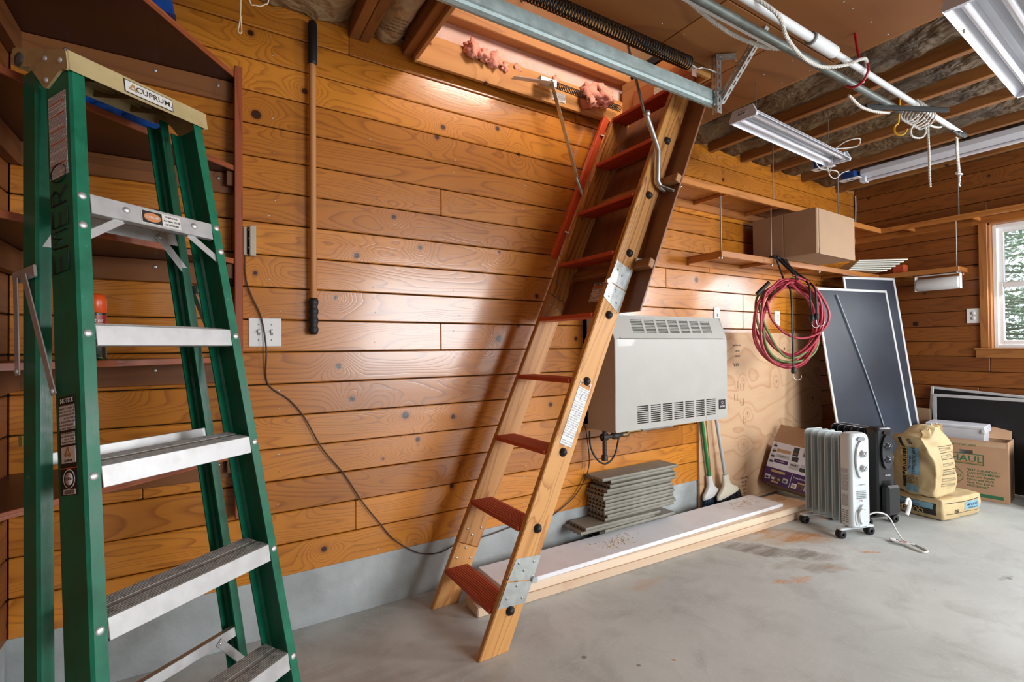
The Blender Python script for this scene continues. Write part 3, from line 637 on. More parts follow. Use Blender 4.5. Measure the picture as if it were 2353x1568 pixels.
for s_ in (0, 1):
    for y, l, r_ in ((0, 0, fr0 if s_ == 0 else fr1), (.142, .038, rr0 if s_ == 0 else rr1)):
        x = flare(.0, s_); sg_ = 1 if s_ == 0 else -1; y_ = y+l*ZT
        G().box((x-.004*sg_, y_-.004, -.004), (x+sg_*.036, y_+(.108 if y == 0 else .076), .035), ch=.005).build('rubber_foot', M_black, r_, LS)
# top cap: moulded channel with end plates
g = G(); X0, X1 = -.010, .355
endp = [(.012, .004), (.198, .089), (.210, .090), (.216, .082), (.224, .062), (.220, .050), (.208, .042), (.146, .014), (.100, -.056), (.094, -.064), (.086, -.067), (.077, -.064), (.022, -.044), (.010, -.047), (0, -.052), (-.006, -.048), (-.006, -.006), (.0, .002)]
for a, b_ in ((X0, X0+.006), (X1-.006, X1)): g.prism([(p[0], p[1]+ZT) for p in endp], 0, a, b_)
TC = Matrix.Translation((0, 0, ZT)) @ Matrix.Rotation(.4102, 4, 'X')
g.box((X0+.002, .002, -.005), (X1-.002, .222, .003), ch=.003, M=TC)
g.box((X0+.003, -.008, ZT-.052), (X1+.004, -.003, ZT+.001), ch=.002)
g.box((X0+.003, .214, -.045), (X1-.003, .219, .001), ch=.002, M=TC)
capo = g.build('top_cap', M_cap, step, LS)
g = G()
for x in (.07, .17, .27): g.box((x, .004, -.040), (x+.004, .21, -.005), M=TC)
for y in (.06, .11, .16): g.box((.0, y, -.028), (.345, y+.004, -.005), M=TC)
g.lathe([(.055, -.030), (.055, -.005), (.051, -.005), (.051, -.030), (.055, -.030)], (.12, .11, 0), (0, 0, 1), 22, M=TC)
g.build('cap_ribs', M_capin, capo, LS)
# cap label and rivets
pl_ = G().box((.118, -.0090, ZT-.046), (.250, -.0082, ZT-.008), ch=.001).build('brand_plate', mat('label_black', (.015, .014, .013), .5), capo, LS)
G().box((.1205, -.0096, ZT-.0435), (.2475, -.0088, ZT-.0105)).build('brand_face', mat('label_white', (.70, .68, .64), .5, var=.08, vs_=60), pl_, LS)
Lc = LS @ fr((.197, -.0098, ZT-.027), (1, 0, 0), (0, 0, 1))
text('CUPRUM.', .0225, Lc, M_ink, pl_, sx=1.05)
def tri_logo(L, r, par):      # three bent arrows forming a rounded triangle
    g = G()
    for k in range(3):
        M = Matrix.Rotation(2*PI*k/3, 4, 'Z')
        g.prism([(-.95*r, -.62*r), (.35*r, -.62*r), (.55*r, -.25*r), (-.35*r, -.25*r), (-.62*r, .15*r), (-1.0*r, -.15*r)], 2, 0, .0006, M=M)
    g.build('logo', mat('logo_tan', (.46, .26, .10), .5), par, L)
tri_logo(LS @ fr((.140, -.0098, ZT-.028), (1, 0, 0), (0, 0, 1)), .011, pl_)
for y, z in ((.077, .008), (.018, -.020), (.082, -.048)): G().dome((X0-.0005, y, ZT+z), (-1, 0, 0), .0085, .005).build('rivet', M_riv, capo, LS)
G().lathe([(.018, 0), (.018, .002), (.013, .005), (0, .006)], (X0-.0005, .186, ZT+.050), (-1, 0, 0), 16).build('pivot_bolt', mat('worn_bolt', (.07, .065, .06), .6, var=.5, vs_=60), capo, LS)
# steps
for k in range(6):
    zs = ZT-1.0149*(.3601+.325*k)
    if zs < .03: break
    xa, xb = flare(zs, 0)+.0325, flare(zs, 1)-.0325
    TS = Matrix.Translation((0, 0, zs)) @ Matrix.Rotation(.27, 4, 'X')
    st = G(); st.box((xa, -.001, zs-.048), (xb, .003, zs+.0015), ch=.001).box((xa, .092, -.04), (xb, .096, 0), ch=.001, M=TS)
    st.box((xa, .0, zs-.048), (xb, .014, zs-.0455))
    so = st.build('step', M_alu, step, LS)
    t_ = G().box((xa, .001, -.0035), (xb, .096, 0), M=TS)
    for j in range(14):
        if j == 6 or j == 7: continue
        t_.box((xa, .004+j*.0066, 0), (xb, .0072+j*.0066, .0016), M=TS)
    t_.build('tread_plate', M_aluT, so, LS)
    for x in (flare(zs, 0)+.016, flare(zs, 1)-.016): G().dome((x, -.0005, zs-.018 if k else zs-.008), (0, -1, 0), .0095, .004).build('rivet', M_riv, so, LS)
    if k == 0:
        for x in (.092, .275): G().dome((x, -.0015, zs-.020), (0, -1, 0), .0095, .006).build('rivet', M_riv, so, LS)
        LSo = LS
        dl = G().box((.128, -.0020, zs-.042), (.234, -.0012, zs-.006)).build('danger_label', mat('label_white', (.7, .68, .64), .5), so, LS)
        G().box((.130, -.0026, zs-.0405), (.182, -.0018, zs-.0075)).build('label_ground', mat('label_black', (.015, .014, .013), .5), dl, LS)
        g = G(); n_ = 22; el = [(.156+.0225*math.cos(2*PI*i/n_), zs-.024+.0125*math.sin(2*PI*i/n_)) for i in range(n_)]
        g.prism([(p[1], p[0]) for p in el], 1, -.0031, -.0026).build('danger_oval', mat('danger_orange', (.62, .24, .09), .5), dl, LS)
        text('DANGER', .0105, LS @ fr((.156, -.0033, zs-.024), (1, 0, 0), (0, 0, 1)), mat('label_white', (.7, .68, .64)), dl, sx=.8)
        for i, s_ in enumerate(('Do Not Stand On Or', 'Above This Step - YOU CAN', 'LOSE YOUR BALANCE')):
            text(s_, .0072, LS @ fr((.209, -.0023, zs-.013-.011*i), (1, 0, 0), (0, 0, 1)), M_ink, dl, sx=.52)
        LS = LSo
        for (xa_, xb_, s_) in ((.085, flare(zs-.09, 0)+.004, 0), (.262, flare(zs-.09, 1)-.004, 1)):
            a = Vector((xa_, -.003+.012, zs-.045)); b2 = Vector((xb_+(.03 if s_ == 0 else -.03), .008, zs-.10))
            Lb = LS @ ax(a, b2-a, (1, 0, 0)); G().box((-.010, -.0015, 0), (.010, .0015, (b2-a).length+.012), ch=.001).build('brace', M_alu, step, Lb)
for s_ in (0, 1):
    g = G(); zs = 1.561; g.dome((flare(zs, s_)+(.016 if s_ == 0 else -.016), -.0005, zs), (0, -1, 0), .0095, .004)
    g.build('rivet', M_riv, fr0 if s_ == 0 else fr1, LS)
# rear cross bars with braces
for zb, wd in ((1.655, .038), (1.035, .030), (.40, .030)):
    y_ = .146+.038*(ZT-zb); xa, xb = flare(zb, 0)+.010, flare(zb, 1)-.010
    o = G().box((xa, y_, zb-wd), (xb, y_+.003, zb), ch=.001).box((xa, y_, zb-.003), (xb, y_+.024, zb), ch=.001).build('rear_crossbar', M_alu, step, LS)
    for s_ in (0, 1):
        if zb < 1.5 and (s_ == 0 or zb > 1): continue
        a = Vector((xa+.055 if s_ == 0 else xb-.075, y_-.003, zb-.022)); b2 = Vector((xa+.004 if s_ == 0 else xb-.004, y_-.003+.005, zb-.115))
        G().box((-.012, -.0015, -.008), (.012, .0015, (b2-a).length+.008), ch=.0012).build('brace', M_alu, step, LS @ ax(a, b2-a, (1, 0, 0)))
        G().dome((a[0], a[1]-.002, a[2]), (0, -1, 0), .006, .003).build('rivet', M_riv, step, LS)
# spreaders hanging folded on each side
for s_ in (0, 1):
    sg_ = -1 if s_ == 0 else 1
    def sx_(z, o_): return flare(z, s_)+sg_*o_
    zz = 1.483; ya = .148; yb = .246
    G().box((sx_(zz, .004), ya, zz-.018), (sx_(zz, .011), yb, zz+.014), ch=.003).build('spreader_bracket', M_alu, step, LS)
    for (yy1, z1, yy2, z2) in ((.222, zz-.012, .240, 1.245), (.185, zz-.012, .092, 1.175)):
        a = Vector((sx_(z1, .014), yy1, z1)); b2 = Vector((sx_(z2, .008 if yy2 < .2 else .006), yy2, z2))
        G().box((-.010, -.0015, -.006), (.010, .0015, (b2-a).length+.010), ch=.0012).build('spreader_arm', M_alu, step, LS @ ax(a, b2-a, (0, 1, 0)))
        G().dome((b2[0]+sg_*.002, b2[1], b2[2]), (sg_, 0, 0), .007, .004).build('rivet', M_riv, step, LS)
# stickers and handwriting on the near web (faces -x in ladder frame)
def webf(y, z, off=.0006):       # frame on the outer web of the near front rail, x towards the ladder front
    return LS @ fr((flare(z, 0)-off, y, z), (0, -1, 0), (FL, 0, 1))
L1 = webf(.054, 1.805)
s1 = G().box((-.036, -.110, 0), (.036, .110, .0006)).build('safety_sticker', printed('ladder_sticker_print', (.72, .71, .70), (.26, .27, .33), 60, 260, 'xy', .9), fr0, L1)
for y in (.085, .052, .012, -.022, -.078): G().box((-.030, y, .0006), (.030, y+.0030, .0011)).build('orange_rule', mat('rule_orange', (.62, .14, .04), .5), s1, L1)
M_mark = mat('black_marker', (.006, .012, .010), .6)
Lw = LS @ fr((flare(1.62, 0)-.0009, .060, 1.60), (FL, 0, 1), (0, 1, 0))
def stroke(pts, o):
    g = G(); g.tube([(o+p[0]*.050, (p[1]-.5)*.066, 0) for p in pts], .0026, 6, flat=.3); return g
LET = {'E': [[(1, 1), (0, 1), (0, 0), (1, 0)], [(0, .5), (.8, .5)]], 'M': [[(0, 0), (.1, 1), (.35, .9), (.5, .3), (.7, .95), (1, .8), (1, 0)]], 'R': [[(0, 0), (0, 1)], [(-.1, 1), (.6, 1), (.8, .75), (.5, .5), (0, .48)], [(.3, .5), (.9, 0)]],
       'O': [[(.5+.5*math.cos(a*.42), .5+.5*math.sin(a*.42)) for a in range(16)]]}
gm = G(); Lw = LS @ fr((flare(1.455, 0)-.0012, .056, 1.455), (FL, 0, 1), (0, 1, 0))
for i, c_ in enumerate('EMERO'):
    for st_ in LET[c_]:
        p3 = [((i*.057+p[0]*.045), (p[1]-.5)*.060, 0) for p in st_]
        gm.tube(p3, .0025, 6, flat=.35)
gm.build('handwriting', M_mark, fr0, Lw)
L2 = webf(.055, 1.045)
n_ = G().box((-.031, -.112, 0), (.031, .112, .0006)).build('notice_sticker', mat('label_black', (.015, .014, .013), .5), fr0, L2)
lw_ = mat('label_white', (.7, .68, .64), .5)
text('NOTICE', .0150, L2 @ Matrix.Translation((0, .102, .0008)), lw_, n_, sx=.9)
G().box((-.029, .035, .0006), (.029, .092, .0012)).build('label_field', printed('notice_print', (.68, .67, .63), (.2, .2, .2), 60, 130, 'xy', .6), n_, L2)
G().box((-.025, .002, .0006), (.027, .029, .0012)).build('label_field', printed('notice_print2', (.68, .67, .63), (.2, .2, .2), 60, 150, 'xy', .6), n_, L2)
G().box((-.025, -.040, .0006), (.027, -.003, .0012)).build('label_field', lw_, n_, L2)
tri_logo(L2 @ Matrix.Translation((0, -.017, .0013)), .013, n_)
text('CUPRUM', .0075, L2 @ Matrix.Translation((0, -.035, .0013)), M_ink, n_)
G().box((-.031, -.0525, .0006), (.031, -.0505, .0012)).build('orange_rule', mat('rule_orange', (.62, .14, .04), .5), n_, L2)
G().lathe([(.0215, 0), (.0215, .0009), (.0195, .0009), (.0195, .0006)], L2 @ Vector((0, -.073, .0004)) if False else (0, -.0755, .0004), (0, 0, 1), 24).lathe([(.014, 0), (.014, .0010), (0, .0010)], (0, -.0755, .0004), (0, 0, 1), 24).build('seal', lw_, n_, L2)
text('OSHA', .0085, L2 @ Matrix.Translation((0, -.0755, .0015)), M_ink, n_)
G().box((-.022, -.110, .0006), (.022, -.0985, .0012)).build('barcode_field', lw_, n_, L2)
g = G(); x = -.018
while x < .018:
    wd = rnd.choice((.0005, .0009, .0013)); g.box((x, -.109, .0012), (x+wd, -.100, .0014)); x += wd+.0009
g.build('barcode', M_ink, n_, L2)
for o_ in (n_,):
    pass
G().box((-.008, -.013, 0), (.008, .013, .0005)).build('tape_scrap', mat('yellowed_tape', (.30, .32, .10), .5), rr0, LS @ fr((flare(1.07, 0)-.0006, .245, 1.075), (0, -1, 0), (FL, 0, 1)))

# ---------------------------------------------------------------- corner shelf unit on the left
M_csx = wood('shaded_cleat_x', (.20, .066, .014), (.10, .030, .006), 'xy', rings=6, rough=.4, coat=.2, knots=.5)  # both cleat woods are shelf wood darkened to stand for the dim corner
M_csy = wood('shaded_cleat_y', (.20, .066, .014), (.10, .030, .006), 'yx', rings=6, rough=.4, coat=.2, knots=.5)
cs = thing('corner_shelf_unit', 'shaded red corner shelving with angled fronts behind the green stepladder', 'shelving', (XL, 0, .8))
for i, (zt, ye) in enumerate(((2.368, -.97), (1.985, -.66), (1.605, -.66), (1.205, -.66), (.815, -.66))):
    th = .020
    poly = [(XL+.001, -.001), (.104, -.001), (.104, -.055), (XL+.001, ye)]
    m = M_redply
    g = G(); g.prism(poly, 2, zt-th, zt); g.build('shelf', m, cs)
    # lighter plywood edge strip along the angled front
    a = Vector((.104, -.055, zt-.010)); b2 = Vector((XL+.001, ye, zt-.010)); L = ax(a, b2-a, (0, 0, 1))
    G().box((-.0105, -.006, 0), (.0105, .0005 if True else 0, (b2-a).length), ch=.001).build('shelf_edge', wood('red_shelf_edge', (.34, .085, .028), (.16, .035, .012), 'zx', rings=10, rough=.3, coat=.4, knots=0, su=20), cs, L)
    zc = zt-th
    G().box((XL+.03, -.018, zc-.085), (.100, -.0005, zc-.001), ch=.002).build('cleat', M_csx, cs)
    G().box((XL+.0005, -.40 if i else -.6, zc-.085), (XL+.035, -.02, zc-.001), ch=.002).build('cleat', M_csy, cs)
    for x in (-.42, -.16, .05): G().lathe([(.0065, 0), (.0065, .001), (.003, .0012), (0, .0008)], (x, -.018, zc-.028), (0, -1, 0), 10).build('screw', M_screw, cs)
    if i: G().box((.078, -.05, zc-.060), (.104, -.02, zc-.001), ch=.002).build('support_block', M_csy, cs)
G().box((.105, -.070, .55), (.135, -.0005, 2.395), ch=.003).build('end_post', M_redz, cs)
# blue tarpaulins
M_tarp = mat('blue_tarpaulin', (.006, .055, .26), .32, var=.25, vs_=14, bump=.6, bs=26)
def tarp(cx, cy, z, rx, ry, h, seed, label):
    def fn(a, b_):
        u, v = 2*a-1, 2*b_-1; e = max(0, 1-u*u)**.4*max(0, 1-v*v)**.4
        n_ = noise.noise(Vector((u*3+seed, v*3, 0)))*.5+noise.noise(Vector((u*8+seed, v*8, 1)))*.25
        return (cx+u*rx*(1+.05*n_), cy+v*ry, z+.002+h*e*(.75+n_*.8))
    g = G().grid(36, 36, fn, sm=False); g.grid(4, 4, lambda a, b_: (cx+(2*a-1)*rx, cy+(1-2*b_)*ry, z+.001))
    return g.build('blue_tarp', M_tarp, label=label, cat='tarpaulin')
tarp(-.27, -.19, 2.369, .19, .16, .27, 2.0, 'crumpled blue tarpaulin heaped on the top corner shelf')
tarp(-.32, -.16, 1.986, .20, .12, .17, 5.0, 'blue tarpaulin folded on the second shelf, behind the stepladder cap')
# spray can with an orange cap
can = thing('spray_can', 'spray can with an orange cap on the middle corner shelf', 'spray can', (-.31, -.20, 1.206))
G().lathe([(0, 0), (.029, 0), (.031, .004), (.031, .008), (.030, .010), (.030, .150), (.031, .153), (.028, .160)], (-.31, -.20, 1.206), (0, 0, 1), 28).build('body', mat('can_black_print', (.012, .014, .012), .3, dirt=(.30, .34, .05), dsc=60, damt=.5), can)
G().lathe([(.0302, .110), (.0302, .150)], (-.31, -.20, 1.206), (0, 0, 1), 28).build('label_band', mat('can_red_band', (.30, .02, .012), .35), can)
G().lathe([(.028, .156), (.0305, .158), (.030, .200), (.026, .216), (.014, .222), (0, .223)], (-.31, -.20, 1.206), (0, 0, 1), 28).build('cap', mat('can_orange_cap', (.72, .085, .012), .28), can)
dcan = (Vector((-.31, -.20, 0))-Vector((0, -2.35, 0))); dcan.z = 0; dcan.normalize(); rc_ = Vector((-dcan.y, dcan.x, 0))*-1
for i, c_ in enumerate('cutter'):
    a = (i-3.0)*.30; d_ = (-dcan*math.cos(a)+rc_*math.sin(a)); t_ = Vector((-d_.y, d_.x, 0))
    text(c_, .020, fr(Vector((-.31, -.20, 1.337))+d_*.0306, t_, (0, 0, 1)), lw_, can, sx=.85)

# ---------------------------------------------------------------- small fittings on the back wall
hp = thing('long_tool_handle', 'long wooden pole with black rubber grips hung on the back wall', 'pole', (.413, -.03, 1.30))
G().cyl((.412, -.030, 1.43), (.412, -.030, 2.60), .0145, .0145, 18).build('shaft', wood('pole_wood', (.50, .22, .075), (.34, .13, .04), 'zx', rings=4, rough=.5, coat=0, knots=0, su=20), hp)
G().lathe([(.0, 0), (.012, .002), (.018, .012), (.019, .02), (.019, .19), (.015, .195)][::1], (.413, -.030, 2.50), (0, 0, 1), 18).lathe([(.019, .18), (.016, .200), (.006, .206), (0, .206)], (.413, -.030, 2.50), (0, 0, 1), 18).build('upper_grip', M_black, hp)
pr = [(0, 0), (.014, .002), (.019, .010)]+[(.0195+.0022*math.sin(i*1.05), .012+i*.0068) for i in range(22)]+[(.016, .163), (.0, .165)]
G().lathe(pr, (.412, -.031, 1.298), (0, 0, 1), 18).build('lower_grip', M_black, hp)
G().tube([(.412, -.012, 2.45), (.412, -.002, 2.45), (.412, .004, 2.45)], .004).build('wall_hook', M_screw, hp)
th_ = thing('thermostat', 'open beige thermostat box on the back wall beside the corner post', 'thermostat', (.165, 0, 1.66))
bg_ = mat('beige_plastic', (.46, .42, .32), .5)
G().box((.140, -.012, 1.632), (.160, -.0002, 1.752), ch=.002).build('base_plate', bg_, th_)
G().box((.1535, -.013, 1.637), (.160, -.012, 1.745), ch=.0).build('slot', M_dark, th_)
G().box((.162, -.034, 1.628), (.186, -.0003, 1.756), ch=.003).build('cover', bg_, th_)
for z in (1.66, 1.70, 1.735): G().box((.156, -.018, z), (.162, -.012, z+.006), ch=.001).build('terminal', M_screw, th_)
def wallplate(x, z, w_, h, label, kind, grp=None, wall='b'):
    L = fr((x, -.0002, z), (1, 0, 0), (0, 0, 1)) if wall == 'b' else fr((XR-.0002, x, z), (0, -1, 0), (0, 0, 1))
    t = thing('light_switch' if kind == 's2' else 'power_outlet', label, 'switch' if kind == 's2' else 'outlet', None, M=L, group=grp)
    G().box((-w_/2, -h/2, 0), (w_/2, h/2, .006), ch=.003).build('cover_plate', M_white, t, L)
    if kind == 's2':
        for cx in (-.025, .025):
            G().box((cx-.0055, -.013, .006), (cx+.0055, .013, .0075), ch=.0008).build('toggle_slot', mat('grey_slot', (.25, .25, .24), .6), t, L)
            G().box((cx-.0045, -.002, .0075), (cx+.0045, .009, .017), ch=.0015).build('toggle', M_white, t, L)
            for y in (-.033, .033): G().lathe([(.0035, 0), (.003, .001), (0, .0012)], (cx, y, .006), (0, 0, 1), 10).build('screw', M_screw, t, L)
    elif kind == 'o':
        for y in (-.021, .021):
            G().lathe([(.017, 0), (.017, .0015), (0, .0016)], (0, y, .006), (0, 0, 1), 18).build('socket', M_white, t, L)
            for x_ in (-.006, .006): G().box((x_-.001, y-.001, .0076), (x_+.001, y+.008, .008)).build('slot', M_dark, t, L)
            G().lathe([(.0025, 0), (0, .0004)], (0, y-.008, .0076), (0, 0, 1), 8).build('slot', M_dark, t, L)
        G().lathe([(.0035, 0), (.003, .001), (0, .0012)], (0, 0, .006), (0, 0, 1), 10).build('screw', M_screw, t, L)
    else:
        G().box((-.006, -.013, .006), (.006, .013, .0075)).build('toggle_slot', mat('grey_slot', (.25, .25, .24), .6), t, L)
        G().box((-.004, -.002, .0075), (.004, .009, .016), ch=.001).build('toggle', M_white, t, L)
        for y in (-.033, .033): G().lathe([(.0035, 0), (.003, .001), (0, .0012)], (0, y, .006), (0, 0, 1), 10).build('screw', M_screw, t, L)
    return t
wallplate(.222, 1.308, .126, .122, 'double white light switch on the back wall, crossed by a thin cable', 's2')
wallplate(3.315, 1.465, .075, .125, 'white switch plate just above the right end of the wall heater', 'b')
wallplate(4.13, 1.46, .082, .125, 'white outlet plate behind the red hanging cable coil', 'o')
wallplate(2.285, 1.465, .075, .115, 'white outlet plate above the heater, left, under the ladder panel', 'o')
wallplate(-.885, 1.467, .086, .125, 'white duplex outlet on the right end wall beside the window', 'o', wall='r')
def smooth_path(pts, k=6):
    pts = [Vector(p) for p in pts]; out = []
    for i in range(len(pts)-1):
        p0 = pts[max(0, i-1)]; p1 = pts[i]; p2 = pts[i+1]; p3 = pts[min(len(pts)-1, i+2)]
        for j in range(k):
            t = j/k; out.append(.5*((2*p1)+(-p0+p2)*t+(2*p0-5*p1+4*p2-p3)*t*t+(-p0+3*p1-3*p2+p3)*t*t*t))
    out.append(pts[-1]); return out
M_wire = mat('brown_cable', (.05, .025, .015), .5)
wp = [(.146, -.018, 1.63), (.149, -.010, 1.534), (.170, -.012, 1.46), (.206, -.012, 1.371), (.224, -.022, 1.241), (.230, -.006, 1.092), (.316, -.008, 1.012), (.377, -.015, .931), (.450, -.018, .788), (.545, -.014, .658), (.623, -.018, .524), (.705, -.015, .407), (.779, -.012, .309), (.9, -.013, .218), (1.017, -.012, .192), (1.115, -.014, .215), (1.3, -.012, .22), (1.5, -.012, .24), (1.68, -.012, .235), (1.80, -.012, .275), (1.92, -.02, .356), (2.0, -.03, .501), (1.985, -.03, .692), (1.965, -.03, .76)]
G().tube(smooth_path(wp), .0032, 6).build('thermostat_cable', M_wire, label='thin brown cable running down the plank wall to the heater', cat='cable')

# ---------------------------------------------------------------- wall heater
M_ht = mat('heater_cream_enamel', (.44, .428, .395), .42, var=.03, coat=.1)
ht = thing('wall_heater', 'cream metal wall heater with louvred grilles behind the attic ladder', 'heater', (2.5, 0, .735))
hX0, hX1, hY, hz0, hz1, hzk = 1.985, 3.022, -.282, .738, 1.422, 1.275
G().box((hX0, -.045, hz0+.02), (hX1, -.0005, hz1-.012), ch=.003).box((hX0+.004, hY+.045, hz0+.004), (hX1-.004, -.04, hzk-.02), ch=.003).build('casing', M_ht, ht)
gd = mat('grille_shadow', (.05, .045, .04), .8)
# side panels
side = [(-.001, hz0), (hY+.016, hz0), (hY+.002, hz0+.012), (hY+.002, hzk), (-.232, hz1-.004), (-.22, hz1), (-.001, hz1)]
for a, b_ in ((hX0, hX0+.010), (hX1-.010, hX1)): g = G(); g.prism(side, 0, a, b_); g.build('side_panel', M_ht, ht)
G().box((hX0+.008, -.23, hz1-.008), (hX1-.008, -.001, hz1), ch=.003).build('top_panel', M_ht, ht)
# front panel with vent openings: build strips around the slots
def vented(L, W, H, vx0, vx1, vz0, vz1, nv, nl, nm, back):
    g = G(); T = .008
    g.box((0, 0, 0), (W, vz0, T)).box((0, vz1, 0), (W, H, T)).box((0, vz0, 0), (vx0, vz1, T)).box((vx1, vz0, 0), (W, vz1, T))
    cw = (vx1-vx0)/nv
    for i in range(1, nv): g.box((vx0+i*cw-.010, vz0, 0), (vx0+i*cw+.010, vz1, T))
    o = g.build(nm, M_ht, ht, L)
    lo = G(); st_ = (vz1-vz0)/nl
    for i in range(nv):
        a = vx0+i*cw+(0 if i == 0 else .010); b_ = vx0+(i+1)*cw-(0 if i == nv-1 else .010)
        for j in range(nl): lo.box((a, vz0+j*st_+st_*.55, -.002), (b_, vz0+(j+1)*st_, T-.001))
    lo.build('louvre_bars', M_ht, o, L, kind='stuff')
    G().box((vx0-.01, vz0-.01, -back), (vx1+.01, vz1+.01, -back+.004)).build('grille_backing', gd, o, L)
    return o
Lf = fr((hX0+.004, hY+.008, hz0+.003), (1, 0, 0), (0, 0, 1))
vented(Lf, hX1-hX0-.008, hzk-hz0-.003, .17, .90, .035, .145, 7, 9, 'front_panel', .018)
Lt = fr((hX0+.004, hY+.010, hzk+.001), (1, 0, 0), (0, .052, .145))
vented(Lt, hX1-hX0-.008, .152, .16, .90, .040, .128, 7, 9, 'vent_panel', .014)
G().box((.04, .0, .008), (hX1-hX0-.05, .006, .014), M=None).build('trim_bead', M_ht, ht, Lt)
bp = G().box((.935, .065, .008), (1.005, .128, .0105), ch=.001).build('brand_plate', mat('label_black', (.015, .014, .013), .5), ht, Lf)
text('EMPIRE', .017, Lf @ Matrix.Translation((.970, .082, .011)), mat('label_white', (.7, .68, .64)), bp)
G().lathe([(.010, 0), (.010, .0006), (.008, .0006), (.008, 0)], (.970, .108, .0105), (0, 0, 1), 16).build('emblem', mat('label_white', (.7, .68, .64)), bp, Lf)
G().box((.80, .004, .008), (.90, .026, .0088)).build('caution_print', printed('heater_print', (.42, .41, .39), (.2, .2, .2), 60, 220, 'xz', .8), ht, Lf)
G().box((2.33, -.16, .700), (2.62, -.08, .738), ch=.004).build('lower_duct', mat('grey_sheet_metal', (.30, .29, .28), .5, metal=.3), ht)
gp = thing('gas_pipe', 'black iron gas pipe with brass valve hanging under the heater', 'pipe', (2.02, -.15, .55))
M_iron = mat('black_iron', (.05, .04, .035), .55, metal=.4, var=.3, vs_=40)
G().cyl((2.02, -.15, .575), (2.02, -.15, .74), .013).build('riser', M_iron, gp)
G().lathe([(.019, 0), (.019, .03), (.016, .034)], (2.02, -.15, .555), (0, 0, 1), 12).build('pipe_cap', M_iron, gp)
G().cyl((1.995, -.15, .695), (2.20, -.15, .695), .012).lathe([(.021, -.02), (.021, .02)], (2.02, -.15, .695), (1, 0, 0), 12).build('branch', M_iron, gp)
G().lathe([(.014, 0), (.022, .01), (.024, .03), (.022, .05), (.014, .06)], (2.08, -.15, .695), (1, 0, 0), 14).build('union', M_iron, gp)
G().lathe([(.013, 0), (.017, .01), (.02, .03), (.017, .05), (.013, .06)], (2.16, -.15, .695), (1, 0, 0), 14).build('valve_body', mat('old_brass', (.22, .14, .06), .45, metal=.7), gp)
G().box((2.19, -.175, .708), (2.30, -.155, .714), ch=.002).build('valve_lever', mat('yellowed_lever', (.50, .42, .16), .5), gp)
G().tube(smooth_path([(1.93, -.12, .735), (1.93, -.13, .64), (1.97, -.15, .56), (2.03, -.16, .54), (2.09, -.16, .58), (2.13, -.15, .66), (2.14, -.15, .70)]), .0055, 8).build('gas_hose', M_black, label='black flexible tube looping under the heater', cat='hose')

# ---------------------------------------------------------------- plywood sheet, stick, brooms
M_fir = wood('plywood_sheet_face', (.60, .385, .225), (.44, .20, .085), 'xz', rings=9, rough=.6, coat=0, knots=.7, su=3.2, sl=1.5, bump=.1, fine=.3, contrast=1.0)
pw = G().box((3.06, -.020, .012), (4.80, -.0012, 1.333), ch=.001).build('plywood_sheet', M_fir, label='bare plywood sheet standing against the back wall right of the heater', cat='plywood')
Lq = fr((3.56, -.0205, 1.06), (0, 0, -1), (1, 0, 0))
# printed grade stamps, turned on their side as in the place
text('APA', .040, fr((3.52, -.0206, 1.085), (-1, 0, 0), (0, 0, -1)), M_ink, pw)
for i, (x, z, s_) in enumerate(((3.53, 1.235, 'RATED SHEATHING'), (3.535, 1.19, '15/32 INCH'), (3.535, 1.15, 'EXPOSURE 1'), (3.53, 1.03, '----------'), (3.53, 1.015, '----------'))):
    text(s_, .018, fr((x, -.0206, z), (-1, 0, 0), (0, 0, -1)), M_ink, pw, sx=.7)
for (x, z) in ((3.50, .90), (3.57, .88), (3.49, .80), (3.57, .76), (3.60, .62)):
    g = G(); 
    for dx in (0, .035): g.box((x+dx, -.0212, z), (x+dx+.002, -.0204, z+.055))
    g.box((x, -.0212, z), (x+.037, -.0204, z+.002)); g.build('stamp_mark', M_ink, pw, kind='stuff')
for i in range(5): text(('PRODUCER', 'MILL 421', 'PS 1-95', '32/16', 'C-D')[i], .022, fr((3.60, -.0206, .19-.030*i), (1, 0, 0), (0, 0, 1)), M_ink, pw, sx=.8)
G().box((-.006, -.018, 0), (.006, .018, 1.05), ch=.001).build('wood_strip', wood('pale_strip', (.66, .44, .26), (.52, .30, .15), 'zx', rings=4, rough=.6, coat=0, knots=.3), L=ax((3.235, -.022, .001), (-.12, .0, 1.0), (0, 1, 0)), label='thin pale wood strip leaning between the two brooms', cat='board')
